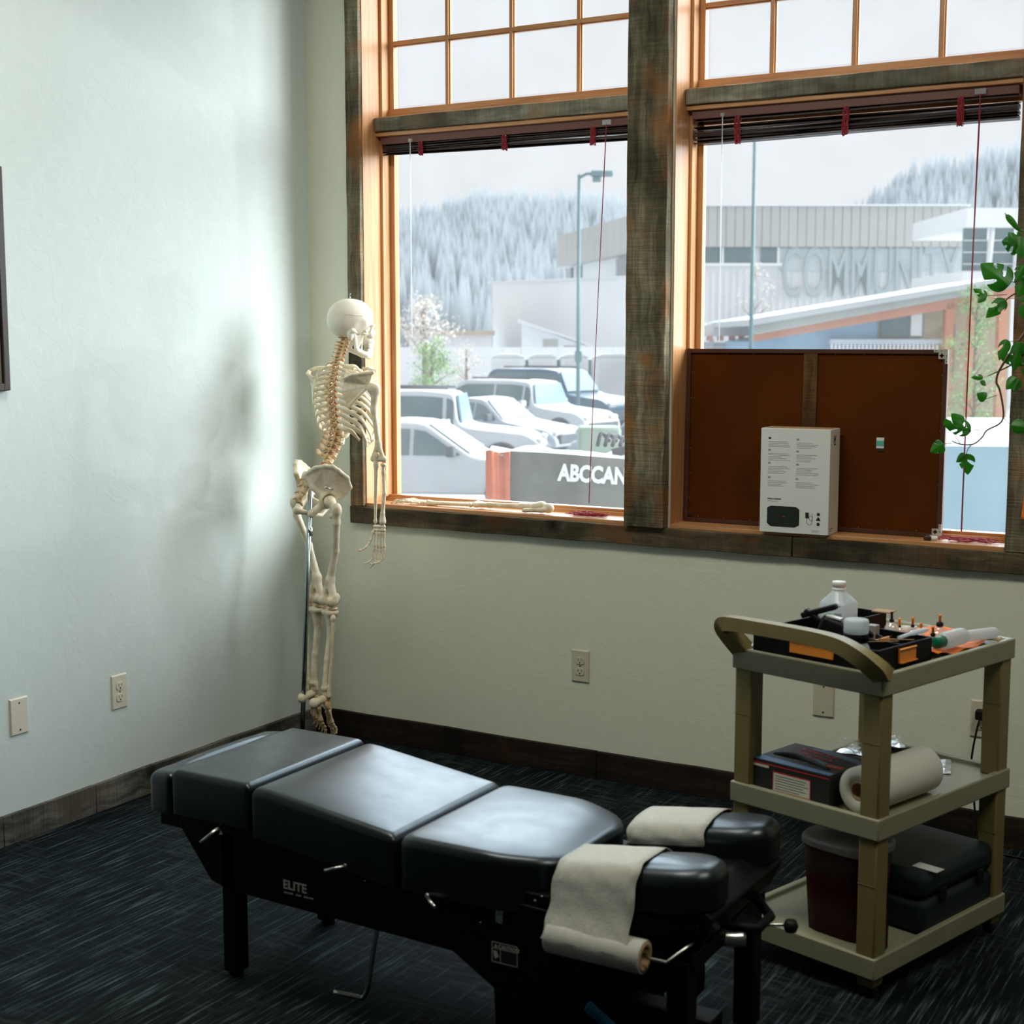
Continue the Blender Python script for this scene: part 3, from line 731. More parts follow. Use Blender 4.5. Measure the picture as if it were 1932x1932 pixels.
def surface(prims, res, k=.004):
    """prims: list of (op, prim[, blend]); returns verts, faces by surface nets"""
    lo = np.full(3, 1e9); hi = -lo
    for e in prims:
        if e[0] == '+':
            a, b = bounds(e[1]); lo = np.minimum(lo, a); hi = np.maximum(hi, b)
    lo -= 2.5 * res; hi += 2.5 * res
    n = np.ceil((hi - lo) / res).astype(int) + 1
    ax = [lo[i] + res * np.arange(n[i]) for i in range(3)]
    P = np.stack(np.meshgrid(*ax, indexing='ij'), -1)
    F = np.full(P.shape[:3], 1.0)
    for e in prims:
        kk = e[2] if len(e) > 2 else k; pr = e[1]
        a, b = bounds(pr); pad = 2 * kk + 3 * res
        i0 = np.maximum(0, ((a - pad - lo) / res).astype(int)); i1 = np.minimum(n, ((b + pad - lo) / res).astype(int) + 2)
        sl = tuple(slice(i0[j], i1[j]) for j in range(3))
        d = sd(P[sl], pr)
        if e[0] == '+': F[sl] = smin(F[sl], d, kk)
        else: F[sl] = -smin(-F[sl], d, kk)
    ins = F < 0
    # cell vertices
    c = np.zeros(tuple(n - 1), int)
    for dx in (0, 1):
        for dy in (0, 1):
            for dz in (0, 1): c += ins[dx:n[0] - 1 + dx, dy:n[1] - 1 + dy, dz:n[2] - 1 + dz]
    act = (c > 0) & (c < 8); idx = np.full(act.shape, -1); cells = np.argwhere(act); idx[act] = np.arange(len(cells))
    acc = np.zeros((len(cells), 3)); cnt = np.zeros(len(cells))
    offs = [(0, 0, 0), (1, 0, 0), (0, 1, 0), (1, 1, 0), (0, 0, 1), (1, 0, 1), (0, 1, 1), (1, 1, 1)]
    for a in range(8):
        for b in range(a + 1, 8):
            d = np.array(offs[b]) - np.array(offs[a])
            if abs(d).sum() != 1: continue
            A = cells + offs[a]; B = cells + offs[b]
            fa = F[A[:, 0], A[:, 1], A[:, 2]]; fb = F[B[:, 0], B[:, 1], B[:, 2]]
            m = (fa < 0) != (fb < 0); t = np.zeros(len(cells)); t[m] = fa[m] / (fa[m] - fb[m])
            acc[m] += (np.array(offs[a]) + d * t[m][:, None]); cnt[m] += 1
    V = lo + res * (cells + acc / cnt[:, None])
    faces = []
    for axi in range(3):
        o = [0, 0, 0]; o[axi] = 1
        A = ins[:n[0] - o[0], :n[1] - o[1], :n[2] - o[2]]; B = ins[o[0]:, o[1]:, o[2]:]
        E = np.argwhere(A != B); u, v = [(1, 2), (2, 0), (0, 1)][axi]
        E = E[(E[:, u] > 0) & (E[:, v] > 0) & (E[:, u] < n[u] - 1) & (E[:, v] < n[v] - 1)]
        q = []
        for du, dv in ((-1, -1), (0, -1), (0, 0), (-1, 0)):
            C = E.copy(); C[:, u] += du; C[:, v] += dv; q.append(idx[C[:, 0], C[:, 1], C[:, 2]])
        q = np.stack(q, 1); fl = A[E[:, 0], E[:, 1], E[:, 2]]
        q[~fl] = q[~fl][:, ::-1]; faces.append(q)
    Fc = np.concatenate(faces)
    # one light smoothing pass
    for _ in range(2):
        s = np.zeros_like(V); w = np.zeros(len(V))
        for i in range(4):
            a, b = Fc[:, i], Fc[:, (i + 1) % 4]
            np.add.at(s, a, V[b]); np.add.at(w, a, 1); np.add.at(s, b, V[a]); np.add.at(w, b, 1)
        V = V * .5 + .5 * s / np.maximum(w, 1)[:, None]
    return V, Fc
def bone(name, prims, res, mat, parent, k=.004, loc=None, rot=None):
    V, Fc = surface(prims, res, k)
    me = bpy.data.meshes.new(name); me.from_pydata(V.tolist(), [], Fc.tolist()); me.shade_smooth()
    o = link(name, me, mat, parent)
    if loc is not None: o.location = loc
    if rot is not None: o.rotation_euler = rot
    return o
def cap(a, b, ra, rb=None): return ('c', tuple(a), tuple(b), ra, ra if rb is None else rb)
def cc(pts, rs):
    rs = rs if hasattr(rs, '__len__') else [rs] * len(pts)
    return [('+', cap(pts[i], pts[i + 1], rs[i], rs[i + 1])) for i in range(len(pts) - 1)]
mir = lambda p: (p[0], -p[1], p[2])

# ------------------------------------------------------------------ skeleton frame: x forward, y to its left, z up
HD = math.radians(77)
fwd = np.array([math.cos(HD), math.sin(HD), 0]); lft = np.array([-math.sin(HD), math.cos(HD), 0])
O0 = np.array(far(627, 640, 5.22 / 1.0)); O0[2] = 0
SK = empty('skeleton', tuple(O0), HD, 'full anatomical model skeleton hanging on a steel stand, seen from behind, left arm missing', 'skeleton')
def K(px, py, v):
    """point of the photograph on the skeleton's sagittal plane v metres to its right, in skeleton coordinates"""
    w = np.array(hitn(px, py, O0 - lft * v, lft)); r = w - O0
    return Vector((r @ fwd, r @ lft, r[2]))

# skull, turned a little to the right
Q = K(661, 601, .0)
SKH = sub('skull', SK, Q, (0, math.radians(4), math.radians(-24)))
pr = [('+', ('e', (-.004, 0, .000), (.080, .070, .071)), .01), ('+', ('e', (.028, 0, .000), (.050, .058, .060)), .02), ('+', ('e', (-.032, 0, -.020), (.042, .055, .042)), .02),
      ('+', ('e', (.0, 0, -.045), (.050, .045, .022)), .015)]
for s in (1, -1):
    pr += [('+', cap((.070, s * .012, -.020), (.074, s * .040, -.022), .0085), .008), ('+', cap((.070, s * .043, -.024), (.062, s * .050, -.048), .0058), .006),
           ('+', ('e', (.064, s * .040, -.056), (.017, .016, .013)), .008), ('+', cap((.056, s * .050, -.054), (.020, s * .067, -.050), .0048, .004), .004), ('+', cap((.020, s * .067, -.050), (-.008, s * .062, -.046), .004, .007), .006),
           ('+', ('e', (-.012, s * .054, -.062), (.012, .010, .018)), .008), ('+', cap((.075, s * .012, -.045), (.082, s * .014, -.085), .008), .006)]
pr += [('+', ('e', (.066, 0, -.078), (.026, .027, .020)), .008), ('+', ('e', (.076, 0, -.030), (.012, .010, .018)), .006), ('+', cap((.083, 0, -.030), (.096, 0, -.052), .0055, .004), .005)]
for s in (1, -1):
    pr += [('-', ('e', (.082, s * .030, -.034), (.034, .0165, .0165)), .004), ('-', ('e', (.030, s * .076, -.036), (.030, .017, .030)), .008), ('-', ('e', (.042, s * .030, -.052), (.014, .022, .02)), .004), ('-', ('e', (.094, s * .007, -.064), (.018, .006, .013)), .003)]
for k in range(14):
    q = math.radians(-78 + 12 * k)
    pr.append(('+', cap((.062 + .027 * math.cos(q), .026 * math.sin(q), -.090), (.063 + .027 * math.cos(q), .026 * math.sin(q), -.101), .0042, .0034), .0012))
pr.append(('-', ('e', (.060, 0, -.094), (.022, .017, .012)), .004))
bone('cranium', pr, .0024, M['skull'], SKH)
pr = []
ch = (.078, 0, -.130)
for s in (1, -1):
    pr += [('+', cap(ch, (.060, s * .026, -.126), .0105, .010), .006), ('+', cap((.060, s * .026, -.126), (.018, s * .046, -.112), .010, .008), .006),
           ('+', ('t', (.018, s * .046, -.114), (.004, s * .050, -.062), (.034, s * .047, -.064), .0040), .005), ('+', cap((.012, s * .046, -.110), (.002, s * .051, -.058), .006, .0065), .005),
           ('+', cap((.036, s * .038, -.108), (.034, s * .048, -.060), .004, .003), .004)]
for k in range(13):
    q = math.radians(-75 + 12.5 * k)
    pr.append(('+', cap((.060 + .026 * math.cos(q), .025 * math.sin(q), -.120), (.060 + .026 * math.cos(q), .0245 * math.sin(q), -.1045), .0042, .0032), .0012))
bone('jaw', pr, .0024, M['skull'], SKH)
MB().lathe([(.004, 0), (.004, .006), (.0015, .007), (.0015, .014), (.004, .015), (.004, .018), (0, .019)], c=(-.006, .002, .0705), n=10).obj('hook_screw', M['rod'], SKH)
# calvarium cut line: thin groove ring
rg = []
for k in range(49):
    q = 2 * PI * k / 48; rg.append((-.001 + .0815 * math.cos(q), .0700 * math.sin(q), .010))
MB().tube(rg, .0007, 5).obj('saw_line', M['bone2'], SKH)

# spine
vpx = [(659, 640), (656, 645), (654, 651), (652, 657), (650, 663), (648, 669), (646, 676),
       (644, 683), (641, 692), (639, 702), (637, 712), (635, 722), (634, 732), (634, 743), (634, 754), (635, 765), (636, 777), (638, 789), (640, 801),
       (640, 815), (638, 829), (634, 843), (628, 856), (621, 868)]
vp = [K(x, y, 0) for x, y in vpx]
def vert_mesh(kind):
    if kind == 'c': R, H, sp, dz, tp = .0085, .0045, .036, -.008, .022
    elif kind == 't': R, H, sp, dz, tp = .0125, .008, .046, -.026, .028
    else: R, H, sp, dz, tp = .0200, .0110, .052, -.006, .038
    p = [('+', cap((0, 0, -H + .001), (0, 0, H - .001), R * .86, R * .86), .003), ('+', ('e', (0, 0, H), (R, R * 1.15, .003)), .003), ('+', ('e', (0, 0, -H), (R, R * 1.15, .003)), .003)]
    b = -R - .004
    for s in (1, -1):
        p += [('+', cap((-R * .6, s * R * .6, .002), (b - .008, s * .010, .0), .0035, .0035)), ('+', cap((b - .008, s * .010, .0), (b - .014, 0, 0), .0038)),
              ('+', cap((b - .002, s * .008, .002), (b - (.010 if kind == 't' else .0), s * tp, .004), .0038, .0026)),
              ('+', cap((b - .006, s * .011, .008), (b - .008, s * .012, -.010), .0038, .0036))]
    e = (b - .012 - sp * .62, 0, dz)
    p.append(('+', cap((b - .012, 0, -.001), e, .0034, .0030)))
    if kind == 'l': p.append(('+', ('e', (b - .012 - sp * .45, 0, dz), (.014, .0035, .010))))
    if kind == 'c': p += [('+', cap((b - .012 - sp * .4, 0, dz * .7), (e[0], s * .005, e[2]), .002, .0018)) for s in (1, -1)]
    V, F = surface(p, .0017 if kind == 'c' else .0021, .003)
    me = bpy.data.meshes.new('vertebra'); me.from_pydata(V.tolist(), [], F.tolist()); me.shade_smooth(); return me
vm = {k: vert_mesh(k) for k in 'ctl'}
sp_tan = []
for i, p in enumerate(vp):
    t = (vp[max(i - 1, 0)] - vp[min(i + 1, 23)]).normalized(); a = math.atan2(t.x, t.z); sp_tan.append(a)
    k = 'c' if i < 7 else 't' if i < 19 else 'l'
    o = link('vertebra', vm[k], M['bone2'], SK); o.location = p; o.rotation_euler = (0, a, 0)
    if 7 <= i < 19: o.scale = (.85 + .02 * (i - 7),) * 3
    if i < 23:
        q = (p + vp[i + 1]) / 2; r = .0085 if i < 7 else .0115 if i < 18 else .018
        MB().lathe([(r * .8, -.0022), (r, 0), (r * .8, .0022)], n=14).obj('disc', M['disc'], SK, loc=q).rotation_euler = (0, a, 0)
# atlas ring and nerves
for i in range(1, 23):
    g = MB()
    for s in (1, -1):
        b = -.010 if i < 7 else -.016 if i < 19 else -.022
        ca, sa = math.cos(sp_tan[i]), math.sin(sp_tan[i])
        def L(x, y, z): return (vp[i].x + x * ca + z * sa, y, vp[i].z - x * sa + z * ca)
        g.tube([L(b, s * .006, -.008), L(b + .001, s * (.014 if i < 19 else .020), -.011), L(b + .006, s * (.019 if i < 19 else .028), -.016)], [.0022, .002, .001], 6)
    g.obj('nerve_root', M['disc'], SK)

# rib cage
stern_top = vp[7] + Vector((.085, 0, -.045)); stern_bot = stern_top + Vector((.055, 0, -.155))
def rib_path(i, s):
    b = vp[7 + i]; aL = [.055, .078, .094, .106, .114, .119, .121, .120, .114, .104, .090, .065][i]
    dp = [.03, .045, .055, .062, .07, .078, .086, .094, .10, .10, .085, .05][i]
    back = b + Vector((-.016, s * .020, .0))
    if i < 7: end = stern_top.lerp(stern_bot, .05 + i * .15) + Vector((0, s * .012, 0))
    elif i < 10: end = stern_bot + Vector((-.022 - .020 * (i - 7), s * (.050 + .016 * (i - 7)), -.022 - .026 * (i - 7)))
    elif i == 10: end = b + Vector((.075, s * .085, -.085))
    else: end = b + Vector((.030, s * .075, -.055))
    deep = end.x - back.x
    pts = [back, back + Vector((-.018, s * aL * .22, -.003)), back + Vector((-.014, s * aL * .55, -.012)), back + Vector((deep * .18, s * aL * .90, -dp * .45)), ]
    if i < 10: pts += [Vector((back.x + deep * .52, s * aL * 1.0, back.z - dp * .95)), Vector((back.x + deep * .82, s * aL * .66, back.z - dp * 1.2))]
    pts.append(end)
    if i < 10:
        m = pts[-2]; m.z = min(m.z, back.z - dp)
        if end.z > m.z: pass
    return smooth_path(pts, 5)
for i in range(12):
    for s in (1, -1):
        pp = rib_path(i, s); n = len(pp)
        rr = [.0078 * (.72 if i < 2 else 1) * (.55 + .45 * math.sin(min(1, k / n * 3) * PI / 2)) * (1 if k < n * .85 else .8) for k in range(n)]
        MB().tube(pp, rr, 8, flat=.45, upv=(0, 0, 1)).obj('rib', M['bone'], SK)
bone('sternum', [('+', ('t', stern_top + Vector((0, .024, .012)), stern_top + Vector((0, -.024, .012)), stern_top + Vector((.01, 0, -.04)), .006)), ('+', cap(stern_top + Vector((.005, .006, -.02)), stern_bot + Vector((0, .008, 0)), .007, .009)),
                 ('+', cap(stern_top + Vector((.005, -.006, -.02)), stern_bot + Vector((0, -.008, 0)), .007, .009)), ('+', cap(stern_bot, stern_bot + Vector((0.004, 0, -.035)), .006, .003))], .003, M['bone'], SK)

# shoulder blades and collar bones
def girdle(s):
    f = (lambda p: Vector(p)) if s < 0 else (lambda p: Vector((p[0], -p[1], p[2])))
    mt, mm, inf = K(650, 713, .075), K(646, 738, .078), K(658, 768, .098)
    gl = K(696, 727, .155); acr = K(703, 703, .175); sp0 = K(650, 715, .078); sm_ = K(675, 708, .125); cor = K(700, 716, .150) + Vector((.03, 0, .0))
    mt = K(652, 700, .075)
    P_ = [f(x) for x in (mt, mm, inf, gl, acr, sp0, sm_, cor)]
    mt, mm, inf, gl, acr, sp0, sm_, cor = P_
    rid = [x + Vector((-.012 - .008 * k_, 0, .002 * k_)) for k_, x in enumerate((sp0, sm_, acr))]; rid[1] = rid[1] + Vector((-.006, 0, 0))
    bone('shoulder_blade', [('+', ('t', mt, mm, gl, .0026)), ('+', ('t', mm, inf, gl, .0026)), ('+', cap(mm, mt, .0036)), ('+', cap(inf, mm, .0042, .0034)), ('+', cap(inf, gl, .0052, .0068)), ('+', ('e', gl, (.010, .010, .018)), .006),
                         ('+', ('t', sp0, rid[1], gl, .0022)), ('+', cap(rid[0], rid[1], .0036, .005)), ('+', cap(rid[1], acr, .005, .0075)), ('+', ('t', rid[1], acr, gl, .0022)), ('+', cap(gl + Vector((0, 0, .012)), cor, .006, .005))], .0026, M['bone'], SK)
    c0 = stern_top + Vector((.0, -.022 * (1 if s < 0 else -1), .018)); c3 = acr + Vector((.008, 0, .004))
    c1 = c0.lerp(c3, .35) + Vector((.022, 0, .006)); c2 = c0.lerp(c3, .75) + Vector((-.014, 0, .008))
    MB().tube(smooth_path([c0, c1, c2, c3], 6), [.0095] + [.0062] * 17 + [.0085], 8).obj('collar_bone', M['bone'], SK)
    return gl
girdle(-1); girdle(1)

# right arm
sh = K(703, 733, .178); el = K(714, 866, .190); wr = K(716, 984, .190)
lat = Vector((.45, -.89, 0)).normalized(); fr_ = Vector((.89, .45, 0)).normalized()   # hinge axis across, palm axis
bone('upper_arm_bone', [('+', ('e', sh, (.021, .021, .021))), ('+', ('e', sh + lat * .014 + Vector((0, 0, -.004)), (.013, .013, .018)), .008), ('+', cap(sh + lat * .010, sh + Vector((.004, 0, -.075)), .016, .0105), .01),
     ('+', cap(sh + Vector((.004, 0, -.07)), el + Vector((0, 0, .05)), .0105, .0095), .01), ('+', cap(el + Vector((0, 0, .055)), el + lat * .018, .008, .008), .01), ('+', cap(el + Vector((0, 0, .055)), el - lat * .022, .008, .008), .01),
     ('+', cap(el + lat * .022, el - lat * .018, .0095, .0105), .006), ('-', ('e', el - fr_ * .018 + Vector((0, 0, .018)), (.010, .010, .010)), .004)], .0028, M['bone'], SK)
u0 = el - lat * .006 + Vector((-.004, 0, .010)); u1 = wr - lat * .016
bone('ulna', [('+', ('e', u0, (.011, .011, .016))), ('+', cap(u0, u0 + Vector((0, 0, -.035)), .0105, .0085), .006)] + [('+', cap(u0 + Vector((0, 0, -.03)), u1, .0078, .0050), .006), ('+', ('e', u1, (.007, .007, .009)), .004)], .0026, M['bone'], SK)
r0 = el + lat * .017 + Vector((.002, 0, -.020)); r1 = wr + lat * .012; rm = r0.lerp(r1, .5) + lat * .005
bone('radius', [('+', ('e', r0, (.011, .011, .006))), ('+', cap(r0, r0 + Vector((0, 0, -.03)), .0065, .0065))] + [('+', cap(r0 + Vector((0, 0, -.025)), rm, .0062, .0068), .005), ('+', cap(rm, r1 + Vector((0, 0, .03)), .0068, .0075), .005), ('+', cap(r1 + Vector((0, 0, .03)), r1, .0078, .0125), .006)], .0026, M['bone'], SK)
HND = sub('hand', SK, wr + Vector((0, 0, -.010)))
# in the hand: across = lat, curl direction to image left
cu = Vector((-.80, .25, 0)).normalized()
cp = []
random.seed(11)
for k in range(8):
    a = (k % 4 - 1.5) * .0115; z = -.008 if k < 4 else -.021
    cp.append(('+', ('e', lat * a + Vector((0, 0, z)) + cu * random.uniform(-.002, .004), (.0068, .0068, .0072)), .0015))
bone('wrist_bones', cp, .0019, M['bone'], HND)
def finger(par, base, d0, seglen, bends, radii, curl, name='finger', mat=None):
    p = Vector(base); d = Vector(d0).normalized(); prs = []
    for L, bd, r in zip(seglen, bends, radii):
        axis = d.cross(curl)
        if axis.length > 1e-4: d = Matrix.Rotation(bd, 3, axis.normalized()) @ d
        q = p + d * L
        prs += [('+', cap(p + d * r * 1.2, p + d * L * .5, r * 1.28, r * .72), .002), ('+', cap(p + d * L * .5, q - d * r * 1.2, r * .72, r * 1.28), .002)]
        p = q
    return bone(name, prs, .0018, mat or M['bone'], par, .002)
dn = Vector((0, 0, -1))
for k in range(4):
    a = (k - 1.5) * .0122
    b1 = [.06, .03, .08, .14][k]
    finger(HND, lat * a * .9 + Vector((0, 0, -.026)), (dn + lat * (k - 1.5) * .02), [.062 - abs(k - 1.6) * .003, .040, .024, .017], [.02, b1 + (.10 * (3 - k) * .3), [.75, .55, .95, .9][k], [.45, .3, .4, .5][k]], [.0042, .0038, .0032, .0028], cu)
finger(HND, -lat * .016 + cu * .008 + Vector((0, 0, -.022)), dn + cu * .25, [.042, .030, .026], [.05, .45, .55], [.0046, .0042, .0034], cu, 'thumb')

# pelvis
PV = sub('pelvis', SK, K(592, 940, 0), (0, math.radians(0), math.radians(-12)))
hp = []
for s in (1, -1):
    g = lambda x, y, z: (x, s * y, z)
    PSIS, CR, CR2, ASIS, AIIS, AC = g(-.052, .034, .088), g(-.012, .112, .124), g(.030, .132, .108), g(.082, .122, .045), g(.058, .100, .006), g(.010, .085, .0)
    SI = g(-.030, .050, .045)
    hp += [('+', ('t', PSIS, CR, SI, .0036), .006), ('+', ('t', CR, CR2, AC, .0032), .006), ('+', ('t', SI, CR, AC, .0034), .006), ('+', ('t', CR2, ASIS, AC, .0034), .006), ('+', ('t', ASIS, AIIS, AC, .0040), .006),
           ('+', ('t', PSIS, g(-.034, .078, .116), CR, .0040), .006), ('+', ('t', CR, g(.012, .126, .122), CR2, .0036), .006), ('+', ('t', CR2, g(.066, .132, .080), ASIS, .0036), .006), ('+', ('t', ASIS, g(.078, .112, .022), AIIS, .0036), .006),
           ('+', cap(PSIS, g(-.034, .078, .116), .0058, .0062), .006), ('+', cap(g(-.034, .078, .116), CR, .0062), .006), ('+', cap(CR, g(.012, .126, .122), .0062), .006), ('+', cap(g(.012, .126, .122), CR2, .0062), .006), ('+', cap(CR2, g(.066, .132, .080), .0062), .006), ('+', cap(g(.066, .132, .080), ASIS, .0062, .0060), .006), ('+', cap(ASIS, AIIS, .0050), .006),
           ('+', cap(PSIS, SI, .009, .010), .006), ('+', cap(SI, AC, .010, .014), .008), ('+', ('e', AC, (.031, .022, .031)), .010),
           ('-', ('e', g(.010, .107, -.002), (.027, .030, .027)), .003)]
    ISC = g(-.040, .058, -.048); RAM = g(.012, .030, -.060); SY = g(.052, .008, -.032)
    hp += [('+', cap(g(.0, .078, -.012), ISC, .014, .014), .008), ('+', cap(ISC, RAM, .012, .007), .006), ('+', cap(RAM, SY, .007, .010), .005), ('+', cap(g(.022, .078, -.008), SY, .010, .009), .006)]
bone('hip_bones', hp, .0036, M['bone'], PV, .006)
sc = [('+', ('t', (-.012, .042, .085), (-.012, -.042, .085), (-.062, 0, -.005), .010), .008), ('+', cap((-.005, 0, .092), (-.058, 0, .0), .017, .010), .008), ('+', cap((-.058, 0, .0), (-.045, 0, -.022), .009, .005), .005)]
for i in range(4):
    z = .075 - .022 * i; x = -.040 - .010 * i
    sc.append(('+', cap((x + .004, 0, z), (x - .012, 0, z - .006), .0055, .004), .004))
    for s in (1, -1): sc.append(('-', ('e', (x + .004, s * (.022 - .003 * i), z - .010), (.010, .0045, .0055)), .002))
bone('sacrum', sc, .0030, M['bone2'], PV)
MB().lathe([(.011, -.006), (.013, 0), (.011, .006)], n=16).obj('disc', M['disc'], SK, loc=K(612, 877, 0)).rotation_euler = (0, .5, 0)
MB().tube([(.015, -.118, .040), (-.02, -.128, .052)], [.0038, .0032], 8).obj('screw', M['chrome'], PV)
pv_m = Matrix.Translation(PV.location) @ Matrix.Rotation(math.radians(-12), 4, 'Z')
def leg(s):
    # s -1 right, +1 left
    hip = pv_m @ Vector((.010, s * .103, -.004))
    if s < 0: kn, an, heel, toe = K(622, 1133, .075), K(616, 1303, .080), None, None
    else: kn, an = K(597, 1128, -.040), K(590, 1292, -.030)
    lt = Vector((-.05, s, 0)).normalized(); ft = Vector((1, 0, 0))
    tro = hip + lt * .046 + Vector((-.004, 0, -.020)); nb = hip + lt * .030 + Vector((0, 0, -.030))
    k1, k2 = kn + lt * .023 + Vector((-.006, 0, 0)), kn - lt * .023 + Vector((-.006, 0, 0))
    sh1 = hip + lt * .036 + Vector((.0, 0, -.07)); sh2 = kn + Vector((.004, 0, .075)); md = sh1.lerp(sh2, .5) + Vector((.010, 0, 0))
    bone('thigh_bone', [('+', ('e', hip, (.0225, .0225, .0225))), ('+', cap(hip, nb + lt * .012, .013, .015), .008), ('+', ('e', tro, (.014, .013, .021)), .010), ('+', cap(tro, sh1, .013, .0135), .010), ('+', ('e', hip + lt * .022 + Vector((-.012, 0, -.048)), (.009, .009, .010)), .006),
        ('+', cap(sh1, md, .0135, .0125), .008), ('+', cap(md, sh2, .0125, .0145), .008), ('+', cap(sh2, k1 + Vector((.004, 0, .018)), .014, .014), .012), ('+', cap(sh2, k2 + Vector((.004, 0, .018)), .014, .014), .012),
        ('+', ('e', k1, (.027, .0155, .0215)), .006), ('+', ('e', k2, (.027, .0155, .0215)), .006), ('-', ('e', kn + Vector((-.030, 0, -.008)), (.018, .008, .018)), .004)], .0034, M['bone'], SK, .006)
    bone('knee_cap', [('+', ('e', kn + Vector((.032, 0, .004)), (.009, .018, .020)), .004)], .003, M['bone'], SK)
    MB().lathe([(.016, -.003), (.019, 0), (.016, .003)], n=14).obj('meniscus', M['bone2'], SK, loc=kn + lt * .018 + Vector((0, 0, -.027)))
    MB().lathe([(.016, -.003), (.019, 0), (.016, .003)], n=14).obj('meniscus', M['bone2'], SK, loc=kn - lt * .018 + Vector((0, 0, -.027)))
    tt = kn + Vector((0, 0, -.042)); ta = an - lt * .006
    bone('shin_bone', [('+', ('e', tt + lt * .018, (.022, .020, .013))), ('+', ('e', tt - lt * .018, (.022, .020, .013)), .008), ('+', cap(tt + Vector((.004, 0, -.004)), tt + Vector((.006, 0, -.065)), .024, .0145), .012),
        ('+', cap(tt + Vector((.006, 0, -.06)), tt.lerp(ta, .6), .0145, .0108), .008), ('+', cap(tt.lerp(ta, .6), ta + Vector((0, 0, .025)), .0108, .0125), .008), ('+', ('e', ta + Vector((0, 0, .008)), (.018, .018, .012)), .010), ('+', cap(ta - lt * .015, ta - lt * .017 + Vector((0, 0, -.014)), .007, .006), .006)], .0032, M['bone'], SK, .006)
    f0 = tt + lt * .034 + Vector((-.012, 0, -.016)); f1 = ta + lt * .024 + Vector((-.002, 0, -.016))
    bone('calf_bone', [('+', ('e', f0, (.010, .010, .013))), ('+', cap(f0, f0.lerp(f1, .5) + lt * .004, .0068, .0052), .006), ('+', cap(f0.lerp(f1, .5) + lt * .004, f1 + Vector((0, 0, .03)), .0052, .0062), .005), ('+', cap(f1 + Vector((0, 0, .03)), f1, .0065, .0095), .006)], .0028, M['bone'], SK)
    # the foot droops: its own frame, x along the foot towards the toes
    FT = sub('foot', SK, ta + Vector((0, 0, -.020)), (0, math.radians(68 if s < 0 else 72), math.radians(-10 if s < 0 else -16)))
    bone('heel_bone', [('+', ('e', ta + Vector((-.010, 0, -.030)), (.024, .015, .014)), .006), ('+', cap(ta + Vector((-.012, 0, -.032)), ta + Vector((-.048, 0, -.036)), .012, .014), .008), ('+', ('e', ta + Vector((-.056, 0, -.038)), (.016, .017, .019)), .008)], .0028, M['bone'], SK, .006)
    bone('ankle_bones', [('+', ('e', (.0, 0, .004), (.024, .018, .014))), ('+', ('e', (.028, -s * .006, -.004), (.013, .020, .012)), .002),
         ('+', ('e', (.030, s * .016, -.014), (.018, .011, .011)), .002), ('+', ('e', (.047, -s * .018, -.006), (.011, .010, .011)), .001), ('+', ('e', (.047, -s * .003, -.006), (.010, .008, .011)), .001), ('+', ('e', (.049, s * .010, -.010), (.010, .008, .010)), .001)], .0026, M['bone2'], FT, .003)
    for k in range(5):
        y = -s * (.020 - k * .0115); L = [.058, .062, .058, .056, .052][k]; r = [.0062, .0043, .0042, .0041, .0043][k]
        segs = [L, .028, .020] if k == 0 else [L, .024, .011, .009]
        rr = [r, r * .95, r * .85] if k == 0 else [r, r * .85, r * .75, r * .7]
        finger(FT, (.058 - .004 * k, y, -.008 - .002 * k), (1, y * 4, -.18), segs, [0, -.35, .55, .4][:len(segs)], rr, Vector((0, 0, -1)), 'toe', M['bone2'])
leg(-1); leg(1)
# stand: slanting rod up the back, five spoked base on castors
ST = empty('skeleton_stand', tuple(O0 + fwd * -.11), HD, 'steel rod stand carrying the skeleton, its base hidden by the table', 'stand')
a = K(586, 905, -.02) + Vector((.11, 0, 0)); b = K(571, 1363, -.02) + Vector((.11, 0, 0)); d = (b - a) / (a.z - b.z)
bt = b + d * (b.z - .10)
MB().tube([a, bt], .0085, 14).obj('rod', M['rod'], ST)
MB().tube([a + Vector((0, 0, -.10)) + d * .10, a + d * .17], .0115, 14).tube([a + d * .02, a + Vector((.02, 0, .03))], .007, 10).obj('clamp', M['chrome'], ST)
MB().lathe([(.022, 0), (.026, .01), (.026, .05), (.014, .06)], c=(bt.x, bt.y, .06), n=18).obj('hub', M['black'], ST)
for k in range(5):
    q = k * 2 * PI / 5 + .3; e = (bt.x + .20 * math.cos(q), bt.y + .20 * math.sin(q), .062)
    lg = MB().tube([(bt.x, bt.y, .085), e], [.012, .009], 10).obj('leg', M['chrome'], ST)
    MB().lathe([(0, -.010), (.026, -.009), (.026, .009), (0, .010)], M=Matrix.Translation((e[0], e[1], .0265)) @ Matrix.Rotation(PI / 2, 4, 'X'), n=16).tube([(e[0], e[1], .03), (e[0], e[1], .066)], .006, 8).obj('castor', M['blackp'], lg)

